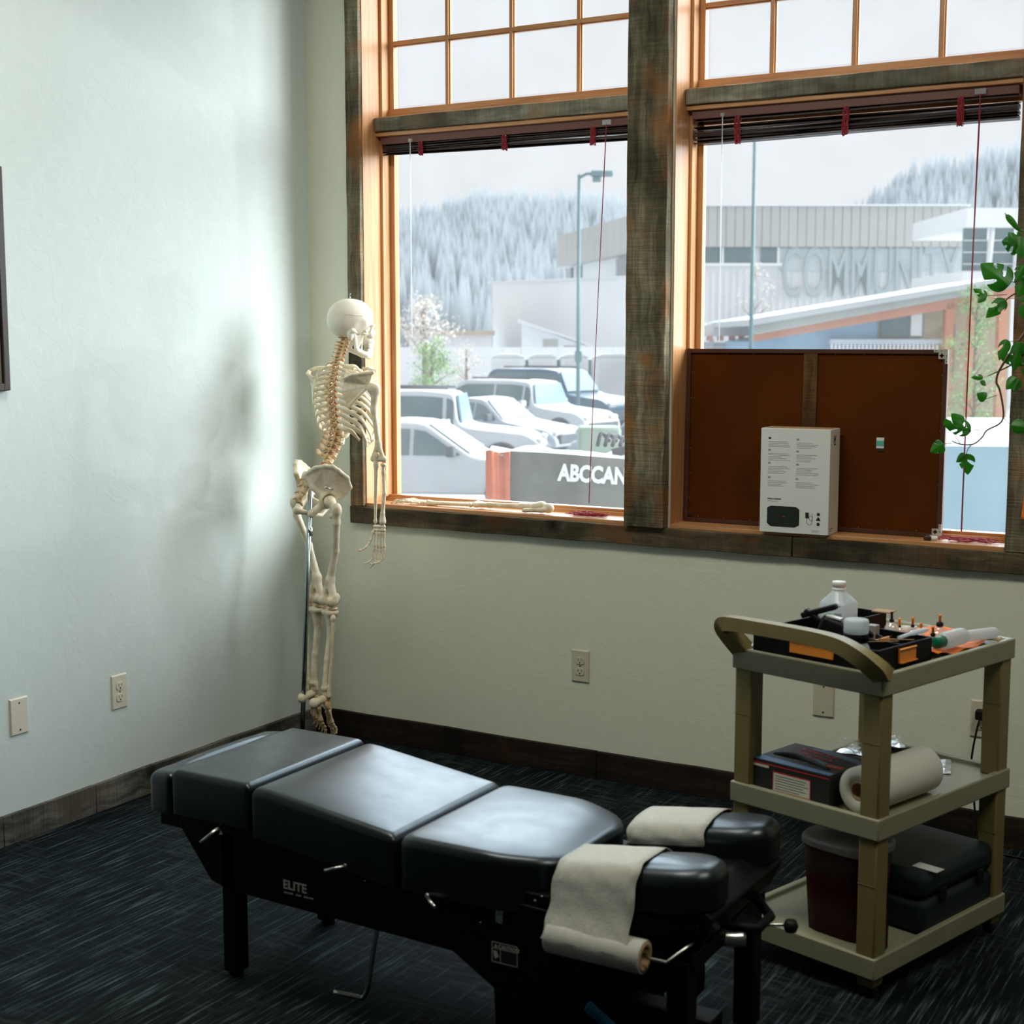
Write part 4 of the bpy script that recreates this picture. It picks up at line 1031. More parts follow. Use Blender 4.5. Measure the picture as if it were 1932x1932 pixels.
# ------------------------------------------------------------------ the missing arm, laid along the left sill
AR = empty('arm_bones', (0.62, .05, ZS + .004), 0, 'detached skeleton arm lying along the left window sill, hand at the left', 'bones')
def A(px, y, dz=0): 
    h = hit(px, 950, 'y', y); return Vector((h.x - .62, y - .05, dz))
s1 = A(1022, .035, .024); e1_ = A(903, .055, .016)
bone('upper_arm_bone', [('+', ('e', s1, (.022, .020, .021))), ('+', ('e', s1 + Vector((-.02, -.012, 0)), (.020, .014, .015)), .008), ('+', cap(s1, s1 + Vector((-.09, .01, -.004)), .016, .0105), .010), ('+', cap(s1 + Vector((-.08, .01, -.004)), e1_ + Vector((.05, 0, 0)), .0105, .0095), .008),
     ('+', cap(e1_ + Vector((.05, 0, 0)), e1_ + Vector((0, .018, 0)), .008, .009), .008), ('+', cap(e1_ + Vector((.05, 0, 0)), e1_ + Vector((0, -.018, 0)), .008, .010), .008), ('+', cap(e1_ + Vector((0, .02, 0)), e1_ + Vector((0, -.02, 0)), .0095, .010), .004)], .003, M['bone'], AR)
bone('shoulder_blade', [('+', ('e', s1 + Vector((.030, -.005, -.002)), (.022, .017, .018)), .004), ('+', cap(s1 + Vector((.025, -.02, -.008)), s1 + Vector((-.055, -.030, -.012)), .009, .007), .004), ('+', ('t', s1 + Vector((.03, 0, -.012)), s1 + Vector((-.06, -.034, -.016)), s1 + Vector((-.045, .006, -.016)), .003), .004)], .003, M['bone'], AR)
w1 = A(812, .060, .010)
bone('ulna', [('+', ('e', e1_ + Vector((-.004, .004, .002)), (.016, .011, .011))), ('+', cap(e1_, w1 + Vector((0, .012, 0)), .0085, .005), .006), ('+', ('e', w1 + Vector((0, .012, 0)), (.008, .007, .007)), .004)], .0028, M['bone'], AR)
bone('radius', [('+', ('e', e1_ + Vector((-.024, -.016, -.002)), (.006, .011, .010))), ('+', cap(e1_ + Vector((-.026, -.016, -.002)), w1 + Vector((.03, -.014, 0)), .006, .0075), .006), ('+', cap(w1 + Vector((.03, -.014, 0)), w1 + Vector((0, -.012, 0)), .0078, .012), .006)], .0028, M['bone'], AR)
H2 = sub('hand', AR, w1 + Vector((-.012, 0, -.002)))
bone('wrist_bones', [('+', ('e', (-.008 - .012 * (k // 4), (k % 4 - 1.5) * .011, .002), (.007, .0066, .0066)), .0015) for k in range(8)], .002, M['bone'], H2)
for k in range(4):
    y = (k - 1.5) * .013
    finger(H2, (-.028, y, .002), (-1, y * 5, .10), [.060, .038, .024, .016], [0, .15 + .1 * k, .5, .35], [.0042, .0037, .0032, .0028], Vector((0, 0, -1)))
finger(H2, (-.016, -.026, .001), (-.8, -.55, .12), [.04, .03, .024], [0, .2, .25], [.0046, .004, .0034], Vector((-1, 0, -.2)), 'thumb')
# ------------------------------------------------------------------ treatment table
TB = empty('treatment_table', (1.70, -1.70, 0), 0, 'long low black padded chiropractic table on black legs across the room', 'treatment table')
def T(name, mb, mat, parent=TB, **k):
    o = mb.obj(name, mat, parent, **k)
    if parent is TB: o.location = (-1.70, 1.70, 0)
    return o
def cushion(name, outline, zt, th, r=.018, crown=.006, parent=TB, sub_=10):
    """padded slab with a crowned top and round edges; outline of (x, y), zt(x) the top height"""
    pts = []
    for i_, a_ in enumerate(outline):
        b_ = outline[(i_ + 1) % len(outline)]; k_ = max(1, int((Vector(b_) - Vector(a_)).length / .03))
        pts += [(a_[0] + (b_[0] - a_[0]) * t / k_, a_[1] + (b_[1] - a_[1]) * t / k_) for t in range(k_)]
    n = len(pts); cx = sum(p[0] for p in pts) / n; cy = sum(p[1] for p in pts) / n
    x0, x1 = min(p[0] for p in pts), max(p[0] for p in pts); y0, y1 = min(p[1] for p in pts), max(p[1] for p in pts)
    mx_, my_, hx, hy = (x0 + x1) / 2, (y0 + y1) / 2, (x1 - x0) / 2, (y1 - y0) / 2
    def inset(k, d):
        fx, fy = max(.06, (hx - d) / hx), max(.06, (hy - d) / hy)
        return [Vector((mx_ + (p[0] - mx_) * fx, my_ + (p[1] - my_) * fy)) for p in pts]
    sg = 1
    prof = [(0, -th), (0, -r)] + [(r * (1 - math.cos(q)), -r * (1 - math.sin(q))) for q in np.linspace(.25, PI / 2, 6)]
    W_in = min(hx, hy) - r
    for f in (.12, .3, .55, .8, .95): prof.append((r + f * W_in, crown * (1 - (1 - f) ** 2)))
    vs = []; fs = []
    for d, dz in prof:
        I = inset(n, d * sg)
        vs += [(p.x, p.y, zt(p.x) + (dz if d <= r else crown * (1 - abs((p.x - mx_) / (hx - r)) ** 3) * (1 - abs((p.y - my_) / (hy - r)) ** 3)) - crown) for p in I]
    L = len(prof)
    for i in range(L - 1):
        for j in range(n): fs.append((i * n + j, i * n + (j + 1) % n, (i + 1) * n + (j + 1) % n, (i + 1) * n + j))
    fs.append(tuple(range(n - 1, -1, -1))); fs.append(tuple((L - 1) * n + j for j in range(n)))
    mb = MB().add(vs, fs, True)
    o = mb.obj(name, M['leather'], parent)
    if parent is TB: o.location = (-1.70, 1.70, 0)
    try: o.data.set_sharp_from_angle(angle=math.radians(60))
    except Exception: pass
    return o
def rounded(pts, r=.02, k=5):
    out = []; n = len(pts)
    for i in range(n):
        a, b, c = Vector(pts[i - 1]), Vector(pts[i]), Vector(pts[(i + 1) % n])
        u, w = (a - b), (c - b); rr = min(r, u.length * .45, w.length * .45); u.normalize(); w.normalize()
        p0, p1 = b + u * rr, b + w * rr
        for t in np.linspace(0, 1, k): out.append(tuple((1 - t) ** 2 * p0 + 2 * t * (1 - t) * b + t * t * p1))
    return out
yn, yf = -1.932, -1.468
rect = lambda a, b: [(a, yn), (b, yn), (b, yf), (a, yf)]
cushion('foot_cushion', rounded([(.982, yn + .012), (1.066, yn), (1.066, yf), (.982, yf - .012)], .02), lambda x: .499 - max(0, 1.06 - x) * .10, .10, .022, .008)
cushion('leg_cushion', rounded(rect(1.069, 1.312), .012), lambda x: .506 - .0 * (x - 1.07), .11, .016, .004)
cushion('hip_cushion', rounded(rect(1.318, 1.726), .012), lambda x: .503 - max(0, x - 1.36) * .125, .12, .020, .007)
cushion('chest_cushion', rounded([(1.732, yn), (1.98, yn + .006), (2.085, yn + .052), (2.118, -1.82), (2.118, -1.58), (2.085, yf - .052), (1.98, yf - .006), (1.732, yf)], .03, 4), lambda x: .460 - max(0, x - 1.95) * .06, .12, .022, .008)
# black painted body: two side panels, cross members
prof = [(1.065, .357), (1.083, .388), (1.16, .405), (1.74, .365), (2.10, .345), (2.12, .28), (2.06, .06), (1.97, .06), (1.965, .145), (1.86, .205), (1.225, .218), (1.165, .232)]
T('side_panel', MB().prism(prof, -1.905, -1.885, 'y'), M['black'], bevel=.004)
T('side_panel', MB().prism(prof, -1.515, -1.495, 'y'), M['black'], bevel=.004)
T('deck', MB().box(1.0, 2.10, -1.90, -1.50, .345, .375).prism([(1.0, .375), (1.0, .40), (1.33, .40), (1.74, .36), (1.74, .34)], -1.88, -1.52, 'y'), M['black'], bevel=.003)
T('cross_box', MB().box(1.30, 2.0, -1.86, -1.54, .235, .345), M['black'], bevel=.004)
T('pedestal', MB().box(1.975, 2.19, -1.90, -1.50, 0.0, .30), M['black'], bevel=.006)
T('tie_bar', MB().box(2.19, 2.40, -1.735, -1.665, .06, .10), M['black'], bevel=.004)
T('under_frame', MB().box(1.24, 2.36, -1.73, -1.67, .14, .20), M['black'], bevel=.004)
for x, y in ((1.2, -1.905), (1.2, -1.54)):
    lg = T('leg', MB().box(x, x + .042, y, y + .045, .012, .36), M['black'], bevel=.003)
    MB().lathe([(.018, 0), (.018, .012), (.012, .014)], c=(x + .021, y + .022, 0), n=16).obj('foot_pad', M['blackp'], lg)
for x, y in ((2.372, -1.905), (2.372, -1.54)):
    lg = T('leg', MB().box(x, x + .048, y, y + .048, .012, .30), M['black'], bevel=.003)
    MB().lathe([(.018, 0), (.018, .012), (.012, .014)], c=(x + .024, y + .024, 0), n=16).obj('foot_pad', M['blackp'], lg)
T('head_beam', MB().box(2.36, 2.43, -1.90, -1.50, .28, .32).box(2.10, 2.42, -1.88, -1.53, .30, .335), M['black'], bevel=.004)
bluep = plain('blue_reflection_steel', (.02, .16, .34), .3, metal=.3)  # blue reflection on the bar is put into its base colour
T('foot_pedal', MB().obox(Matrix.Translation((2.245, -1.905, .13)) @ Matrix.Rotation(.25, 4, 'Z') @ Matrix.Rotation(-.9, 4, 'Y'), .012, .03, .12), bluep, bevel=.002)
# headrest: two arched face pads, tilted up towards the head end
for y0, y1 in ((-1.925, -1.768), (-1.628, -1.470)):
    cushion('face_pad', rounded([(2.132, y0 + .02), (2.20, y0), (2.42, y0), (2.468, y0 + .035), (2.468, y1 - .035), (2.42, y1), (2.20, y1), (2.132, y1 - .02)], .03, 4), lambda x: .462 + (x - 2.13) * .135, .085, .034, .006)
    T('pad_plate', MB().box(2.16, 2.44, y0 + .02, y1 - .02, .360, .385), M['black'], bevel=.004)
T('headrest_frame', MB().prism([(2.10, .335), (2.44, .335), (2.47, .40), (2.42, .43), (2.12, .38)], -1.90, -1.50, 'y'), M['black'], bevel=.006)
T('headrest_bracket', MB().tube([(2.44, -1.78, .345), (2.50, -1.74, .33), (2.50, -1.66, .33), (2.44, -1.60, .345)], .011, 10), M['black'])
# crepe paper across the pads, pulled from a roll hung on the near side
def sheet(name, prof, x0, x1):
    P_ = smooth_path([(0, y, z) for y, z in prof], 6); nx = 8; vs = []; fs = []
    for i, p in enumerate(P_):
        for j in range(nx + 1):
            x = x0 + (x1 - x0) * j / nx
            sl = (x - 2.13) * .135 * (1 if p.z > .40 else max(0, (p.z - .32) / .08)); vs.append((x + .002 * math.sin(i * .5), p.y + .0015 * math.sin(j * 1.7 + i * .6), p.z + sl))
    for i in range(len(P_) - 1):
        for j in range(nx): fs.append((i * (nx + 1) + j, i * (nx + 1) + j + 1, (i + 1) * (nx + 1) + j + 1, (i + 1) * (nx + 1) + j))
    o = MB().add(vs, fs, True).obj(name, M['paper'], TP); o.location = -Vector(TP.location)
    s = o.modifiers.new('thick', 'SOLIDIFY'); s.thickness = .0012; s.offset = 1
    return o
TP = empty('crepe_paper_roll', (2.24, -1.955, .318), 0, 'roll of cream crepe paper with its sheet draped over the headrest pads', 'paper roll')
zt = .4615
sheet('paper_sheet', [(-1.9875, .322), (-1.970, .345), (-1.9535, .372), (-1.942, .405), (-1.932, .435), (-1.915, .456), (-1.885, zt + .0015), (-1.81, zt + .002), (-1.782, zt - .004), (-1.764, zt - .020), (-1.760, .42)], 2.128, 2.318)
sheet('paper_sheet', [(-1.632, .415), (-1.632, .436), (-1.618, .455), (-1.590, zt + .0015), (-1.51, zt + .002), (-1.482, zt - .004), (-1.463, zt - .022), (-1.461, .43)], 2.150, 2.335)
RX = Matrix.Rotation(PI / 2, 4, 'Y')
rl = MB().lathe([(.0300, -.108), (.033, -.108), (.0342, -.104), (.0342, .104), (.033, .108), (.0300, .108), (.0300, -.108)], M=RX, n=32).obj('roll', M['paper'], TP)
MB().lathe([(.0195, -.109), (.0298, -.109), (.0298, .109), (.0195, .109), (.0195, -.109)], M=RX, n=28).obj('core', M['cardb'], TP)
T('roll_holder', MB().tube([(2.13, -1.955, .318), (2.395, -1.955, .318), (2.425, -1.93, .345), (2.43, -1.88, .345)], .0035, 8), M['chrome'])
# levers with little index plates, screws, stickers and lettering
def lever(p0, p1, yy, marks):
    a, b = hit(*p0, 'y', yy - .03), hit(*p1, 'y', yy - .055)
    l = T('lever', MB().tube([a, b], .0042, 8).tube([Vector((a.x, yy, a.z)), a], .0042, 8), M['chrome'])
    for q, s in marks:
        c = hit(*q, 'y', yy); T('index_mark', MB().prism([(c.x - .006, c.z + s * .006), (c.x + .006, c.z + s * .003), (c.x, c.z - s * .007)], yy - .001, yy, 'y'), M['greyp'])
lever((408, 1565), (378, 1590), -1.905, [((416, 1552), 1), ((417, 1571), -1)])
lever((650, 1634), (612, 1643), -1.905, [((659, 1620), 1), ((661, 1640), -1)])
lever((804, 1690), (820, 1712), -1.905, [])
a = hit(717, 1760, 'y', -1.87); b = hit(690, 1884, 'y', -1.87); c = hit(630, 1872, 'y', -1.89); a.z += .05
T('foot_lever', MB().tube(smooth_path([a, a.lerp(b, .5), a.lerp(b, .9), b + Vector((-.012, 0, -.002)), b.lerp(c, .3), c], 5), .0058, 10), M['chrome'])
e = hit(534, 1675, 'y', -1.906)
letter('ELITE', .030, M['greyp'], TB, (e.x - 1.70, -.2062, e.z), bold=.0008, ext=.0003)
mm_ = MB()
random.seed(9)
for k in range(15):
    if k not in (5, 9): mm_.box(e.x + .004 + k * .0058, e.x + .004 + k * .0058 + random.uniform(.0025, .0045), -1.9066, -1.9058, e.z - .0115, e.z - .0075)
T('small_print', mm_, M['greyp'])
q = hit(942, 1728, 'y', -1.906)
T('sticker', MB().box(q.x - .009, q.x + .009, -1.907, -1.905, q.z - .016, q.z + .016), plain('worn_label', (.30, .38, .42), .5, var=.7, vscale=200))
q = hit(928, 1775, 'y', -1.906); W_, H_ = .064, .046
st = T('caution_label', MB().box(q.x, q.x + W_, -1.9062, -1.9050, q.z - H_, q.z), M['ink'])
m = MB(); y0, y1 = -1.9068, -1.9061
m.box(q.x, q.x + W_, y0, y1, q.z - .0012, q.z).box(q.x, q.x + W_, y0, y1, q.z - H_, q.z - H_ + .0012).box(q.x, q.x + .0012, y0, y1, q.z - H_ + .0012, q.z - .0012).box(q.x + W_ - .0012, q.x + W_, y0, y1, q.z - H_ + .0012, q.z - .0012)
m.box(q.x + .0012, q.x + W_ - .0012, y0, y1, q.z - .0150, q.z - .0140).box(q.x + .021, q.x + .0222, y0, y1, q.z - H_ + .0012, q.z - .0150)
bd = m.obj('label_border', M['greyp'], st)
letter('CAUTION', .0115, M['greyp'], st, (q.x + .016, -1.9064, q.z - .0125), bold=.0003, ext=.0003)
MB().prism([(q.x + .006, q.z - .0125), (q.x + .014, q.z - .0125), (q.x + .010, q.z - .004)], y0, y1, 'y').obj('warning_triangle', M['greyp'], st)
MB().prism([(q.x + .003, q.z - .019), (q.x + .007, q.z - .022), (q.x + .010, q.z - .019), (q.x + .014, q.z - .022), (q.x + .014, q.z - .027), (q.x + .018, q.z - .032), (q.x + .013, q.z - .034), (q.x + .010, q.z - .038), (q.x + .006, q.z - .033)], y0, y1, 'y').obj('hand_symbol', M['greyp'], st)
for p in ((690, 1662), (781, 1651), (908, 1693), (908, 1741), (1023, 1692), (1010, 1700)):
    c = hit(*p, 'y', -1.905); T('bolt', MB().lathe([(.004, 0), (.004, .003), (0, .004)], M=Matrix.Translation(c) @ Matrix.Rotation(PI / 2, 4, 'X'), n=8), M['rod'])
# chrome yoke, wires and knob under the far pad
c = hit(1398, 1776, 'y', -1.72)
T('yoke', MB().tube(smooth_path([c + Vector((-.17, -.05, .03)), c + Vector((-.10, -.03, .008)), c + Vector((-.03, 0, 0)), c + Vector((.0, .02, 0))], 4), .017, 16), M['chrome'])
k = hit(1492, 1747, 'y', -1.62)
T('knob', MB().lathe([(0, -.014), (.012, -.012), (.0165, 0), (.012, .012), (0, .014)], c=k, n=18), M['blackp'])
j = hit(1430, 1745, 'y', -1.62)
T('knob_rod', MB().tube([j + Vector((-.06, 0, .03)), j, k + Vector((-.014, 0, 0))], .004, 8), M['chrome'])
j2 = hit(1420, 1738, 'y', -1.66)
T('adjust_plate', MB().obox(Matrix.Translation(j2 + Vector((-.02, 0, -.004))) @ Matrix.Rotation(.2, 4, 'Z'), .07, .05, .008), M['chrome'], bevel=.001)

# ------------------------------------------------------------------ utility cart
OC = Vector((2.197, -1.14, 0)); CA = math.atan2(-.28, .96); CW, CL = .43, .612
CT = empty('utility_cart', OC, CA, 'cream three shelf plastic utility cart loaded with supplies', 'cart')
CX = Vector((math.cos(CA), math.sin(CA), 0)); CY = Vector((-math.sin(CA), math.cos(CA), 0))
def CP(x, y, z): return OC + CX * x + CY * y + Vector((0, 0, z))
def shelf(z, th, floor, wrim=.016):
    m = MB()
    o = [(0, 0), (CW, 0), (CW, CL), (0, CL)]; i = [(wrim, wrim), (CW - wrim, wrim), (CW - wrim, CL - wrim), (wrim, CL - wrim)]
    i2 = [(wrim + .006, wrim + .006), (CW - wrim - .006, wrim + .006), (CW - wrim - .006, CL - wrim - .006), (wrim + .006, CL - wrim - .006)]
    vs = [(x, y, z - th) for x, y in o] + [(x, y, z) for x, y in o] + [(x, y, z) for x, y in i] + [(x, y, z - floor) for x, y in i2]
    fs = [(3, 2, 1, 0)]
    for L in (0, 4, 8):
        for k in range(4): fs.append((L + k, L + (k + 1) % 4, L + 4 + (k + 1) % 4, L + 4 + k))
    fs.append((12, 13, 14, 15)); m.add(vs, fs)
    return m.obj('shelf', M['cart'], CT, bevel=.004, seg=3)
shelf(.780, .052, .012); shelf(.440, .052, .014); shelf(.105, .052, .014)
for x, y in ((.006, .006), (CW - .056, .006), (CW - .056, CL - .056), (.006, CL - .056)):
    for z0, z1 in ((.426, .7285), (.091, .3885)):
        w_ = .050
        m = MB().box(x, x + w_, y, y + w_, z0 + .0, z1)
        m.obj('post', M['cart_post'], CT, bevel=.004, seg=2)
        MB().box(x - .0005, x + w_ + .0005, y - .0008, y, z0 + (z1 - z0) * .62, z0 + (z1 - z0) * .625).obj('snap_ridge', M['cart_post'], CT)
    lg = MB().add([(x, y, .0535), (x + .05, y, .0535), (x + .05, y + .05, .0535), (x, y + .05, .0535), (x + .005, y + .005, .008 + .02), (x + .045, y + .005, .028), (x + .045, y + .045, .028), (x + .005, y + .045, .028)],
        [(0, 1, 2, 3), (7, 6, 5, 4), (0, 4, 5, 1), (1, 5, 6, 2), (2, 6, 7, 3), (3, 7, 4, 0)]).obj('leg', M['cart_post'], CT, bevel=.003)
    MB().lathe([(0, -.011), (.014, -.010), (.014, .010), (0, .011)], M=Matrix.Translation((x + .03, y + .025, .0145)) @ Matrix.Rotation(PI / 2, 4, 'X'), n=18).box(x + .018, x + .034, y + .012, y + .038, .022, .030).obj('castor', M['blackp'], CT)
# push handle: an arched bar leaning out over the near short side
hp_ = smooth_path([(.020, .016, .776), (.008, -.022, .818), (.004, -.038, .840), (.026, -.042, .8495), (.12, -.042, .8515), (.25, -.042, .851), (.335, -.040, .844), (.388, -.032, .823), (.418, -.010, .795), (.424, .012, .777)], 6)
m = MB(); vs = []; fs = []; n = len(hp_)
for i, p in enumerate(hp_):
    t = (hp_[min(i + 1, n - 1)] - hp_[max(i - 1, 0)]).normalized()
    out = Vector((0, -1, 0)) - t * Vector((0, -1, 0)).dot(t); out.normalize(); up_ = out.cross(t).normalized()
    if up_.z < 0 and abs(up_.z) > .3: up_ = -up_
    f = i / (n - 1); h_ = .0165 + .008 * (1 - math.sin(PI * f)); w_ = .017
    if i and up_.dot(last) < 0: up_ = -up_
    last = up_
    for a, b in ((-1, -1), (1, -1), (1, 1), (-1, 1)): vs.append(p + out * w_ * a + up_ * h_ * b)
for i in range(n - 1):
    for k in range(4): fs.append((i * 4 + k, i * 4 + (k + 1) % 4, (i + 1) * 4 + (k + 1) % 4, (i + 1) * 4 + k))
fs += [(3, 2, 1, 0), tuple((n - 1) * 4 + k for k in range(4))]
MB().add(vs, fs, True).obj('handle', M['cart_post'], CT, bevel=.006, seg=3)
rb = MB()
for i in range(14): rb.box(.06 + i * .023, .073 + i * .023, -.050, -.030, .835, .8385)
rb.obj('finger_ribs', M['cart_post'], CT)

def item(name, x, y, z, rz, label, cat, group=None): return empty(name, CP(x, y, z), CA + rz, label, cat, group)
ZT1, ZT2, ZT3 = .7685, .4265, .0915
# black divided tray with orange tabs
tr = item('divided_tray', .038, .034, ZT1, 0, 'black plastic divided tray with orange label tabs on the cart top', 'tray')
TW, TL, TH = .355, .235, .058
t_ = .004
def wallbox(m, x0, x1, y0, y1, h, z0=0): return m.box(x0, x1, y0, y1, z0, h)
m = MB(); m.box(0, TW, 0, TL, 0, .004); wallbox(m, 0, TW, 0, t_, TH, .004); wallbox(m, 0, TW, TL - t_, TL, TH, .004); wallbox(m, 0, t_, t_, TL - t_, TH, .004); wallbox(m, TW - t_, TW, t_, TL - t_, TH, .004)
m.obj('tray_body', M['black'], tr, bevel=.0012, seg=1)
MB().box(.20, .204, t_, TL - t_, .004, TH - .004).obj('divider', M['black'], tr)
MB().box(.204, TW - t_, .12, .124, .004, TH - .004).obj('divider', M['black'], tr)
MB().box(.112, .236, -.005, -.0002, .018, .052).box(.112, .236, -.008, -.005, .048, .052).obj('label_tab', M['orange'], tr, bevel=.001)
MB().box(TW + .0002, TW + .005, .085, .155, .016, .050).box(TW + .005, TW + .012, .085, .155, .016, .019).box(TW + .005, TW + .009, .085, .155, .047, .050).obj('label_tab', M['orange'], tr, bevel=.001)
MB().box(.262, .33, .126, .131, .012, .052).box(.262, .267, .131, .19, .012, .052).obj('orange_divider', M['orange'], tr, bevel=.001)
tr2 = item('divided_tray', .030, .285, ZT1, 0, 'second black tray with a dark rim at the window side of the cart top', 'tray')
m = MB(); m.box(0, .10, 0, .20, 0, .003); wallbox(m, 0, .10, 0, t_, .054, .003); wallbox(m, 0, .10, .196, .20, .054, .003); wallbox(m, 0, t_, t_, .196, .054, .003); wallbox(m, .096, .10, t_, .196, .054, .003)
m.obj('tray_body', M['black'], tr2, bevel=.001, seg=1)
# orange cloth lining the rest of the top
vs = []; fs = []
for i in range(15):
    for j in range(15):
        u, v = i / 14, j / 14; vs.append((.155 + .245 * u, .285 + .295 * v, ZT1 + .0015 + (.006 * (math.sin(u * 9 + v * 5) + 1) + .004 * (math.sin(v * 17 - u * 6) + 1))))
for i in range(14):
    for j in range(14): fs.append((i * 15 + j, i * 15 + j + 1, i * 15 + j + 16, i * 15 + j + 15))
oc_ = item('orange_cloth', 0, 0, 0, 0, 'crumpled orange cloth lining the far half of the cart top', 'cloth')
c_ = MB().add(vs, fs, True).obj('cloth', M['orangec'], oc_)
# square milky bottle, half full
jg = item('plastic_bottle', .080, .337, ZT1 + .0035, .03, 'milky square plastic bottle with a white cap, half full, on the cart', 'bottle')
def sqring(w, z, r=.3, n=24):
    out = []
    for k in range(n):
        q = 2 * PI * k / n; c, s = math.cos(q), math.sin(q); e = 4.5 if r else 2
        f = (abs(c) ** e + abs(s) ** e) ** (-1 / e) if r else 1; out.append((w * c * f, w * s * f, z))
    return out
def loft(m, rings, smooth=True, caps=True):
    n = len(rings[0]); vs = [v for R in rings for v in R]; fs = []
    for i in range(len(rings) - 1):
        for j in range(n): fs.append((i * n + j, i * n + (j + 1) % n, (i + 1) * n + (j + 1) % n, (i + 1) * n + j))
    if caps: fs.append(tuple(range(n - 1, -1, -1))); fs.append(tuple((len(rings) - 1) * n + j for j in range(n)))
    return m.add(vs, fs, smooth)
loft(MB(), [sqring(.036, 0), sqring(.040, .004), sqring(.041, .01), sqring(.041, .086), sqring(.037, .094), sqring(.020, .115, 0), sqring(.0165, .122, 0)]).obj('bottle_body', M['jug'], jg)
loft(MB(), [sqring(.0385, .002), sqring(.0395, .01), sqring(.0395, .058)]).obj('liquid', M['liq'], jg)
MB().lathe([(.018, .122), (.0185, .123), (.0185, .126), (.0165, .127), (.0165, .131), (.0178, .132), (.0178, .142), (.0165, .144), (0, .1445)], n=28).obj('cap', M['white'], jg)
MB().box(.008, .032, -.0418, -.0412, .085, .088).box(.014, .036, -.0418, -.0412, .056, .068).obj('printed_label', M['inkg'], jg)
# frosted wide jar with black band, standing in the tray
jr = item('plastic_jar', .300, .085, ZT1 + .0045, 0, 'frosted white jar with a ribbed lid and black band, in the tray', 'jar'); jr.scale = (1.15, 1.15, 1.08)
MB().lathe([(.026, 0), (.028, .003), (.028, .038), (.024, .046), (.022, .050)], n=28).obj('jar_body', M['jug'], jr)
MB().lathe([(.0235, .050), (.0255, .051), (.0255, .068), (.0235, .070)], n=28).obj('band', M['black'], jr)
MB().lathe([(.0245, .070), (.0255, .072), (.0255, .096), (.0235, .100), (.012, .101), (0, .101)], n=28).obj('lid', M['jug'], jr)
# black hand pump bundle (cupping pump / clipper)
bp = item('black_clamp_tool', .205, .165, ZT1 + .0045, .3, 'black plastic tool with handles lying in the tray behind the jar', 'tool'); bp.scale = (1.25, 1.25, 1.2)
MB().obox(Matrix.Translation((0, 0, .045)) @ Matrix.Rotation(.3, 4, 'Y'), .085, .04, .045).obj('tool_body', M['blackp'], bp, bevel=.008)
MB().obox(Matrix.Translation((-.045, .0, .083)) @ Matrix.Rotation(-.35, 4, 'Y'), .075, .018, .012).obj('trigger_handle', M['blackp'], bp, bevel=.003)
MB().obox(Matrix.Translation((-.052, .0, .070)) @ Matrix.Rotation(.55, 4, 'Y'), .05, .018, .010).obj('trigger_handle', M['blackp'], bp, bevel=.003)
MB().obox(Matrix.Translation((-.012, -.008, .0745)) @ Matrix.Rotation(.2, 4, 'Y'), .03, .016, .003).obj('sticker', M['white'], bp)
MB().tube([(.03, 0, .055), (.075, .03, .030), (.085, .055, .03)], .006, 8).obj('nozzle', M['blackp'], bp)
# cupping cups: clear bell, black valve, orange or black pull
def cup(x, y, z, r, tilt, label, pull='orange', rz=0):
    o = item('cupping_cup', x, y, z, rz, label, 'cup', 'clear cupping cups on the cart'); o.rotation_euler = (tilt, tilt * .5, CA + rz)
    MB().lathe([(r * 1.0, 0), (r * 1.04, .003), (r * .98, r * .5), (r * .84, r * 1.0), (r * .55, r * 1.35), (r * .22, r * 1.5), (r * .2, r * 1.62)], n=26).obj('bell', M['cup'], o)
    MB().lathe([(r * .26, r * 1.60), (r * .30, r * 1.64), (r * .30, r * 1.9), (r * .18, r * 2.0), (.003, r * 2.05)], n=14).obj('valve', M['blackp'], o)
    c = M['orange'] if pull == 'orange' else M['blackp']
    MB().lathe([(.0032, r * 2.0), (.0032, r * 2.0 + .013), (.0040, r * 2.0 + .014), (.0040, r * 2.0 + .018), (0, r * 2.0 + .019)], n=10).obj('pull_rod', c, o)
def cupat(px, py, z, *a):
    w_ = hit(px, py, 'z', z) - OC; cup(w_.dot(CX), w_.dot(CY), z, *a)
cupat(1682, 1196, .798, .020, .1, 'small clear cupping cup with a black knob, nearest the tray', 'black')
cupat(1721, 1203, .790, .0165, -.15, 'small clear cupping cup with a tall orange pull, middle of the cart top')
cupat(1697, 1196, .792, .012, .2, 'tiny clear cupping cup with an orange pull behind the tray divider')
cupat(1737, 1207, .790, .012, -.1, 'tiny clear cupping cup with a short orange pull beside the black tray end')
cupat(1772, 1216, .782, .029, .05, 'largest clear cupping cup with an orange pull, right of the other cups')
cupat(1760, 1222, .788, .020, .25, 'clear cupping cup with an orange pull in front of the largest cup')
cl = item('cotton_roll', .250, .40, ZT1 + .034, .5, 'small cream cotton roll among the cupping cups', 'roll')
MB().lathe([(0, -.02), (.013, -.019), (.0135, .019), (0, .02)], M=Matrix.Rotation(PI / 2, 4, 'Y'), n=16).obj('roll', M['towel'], cl)
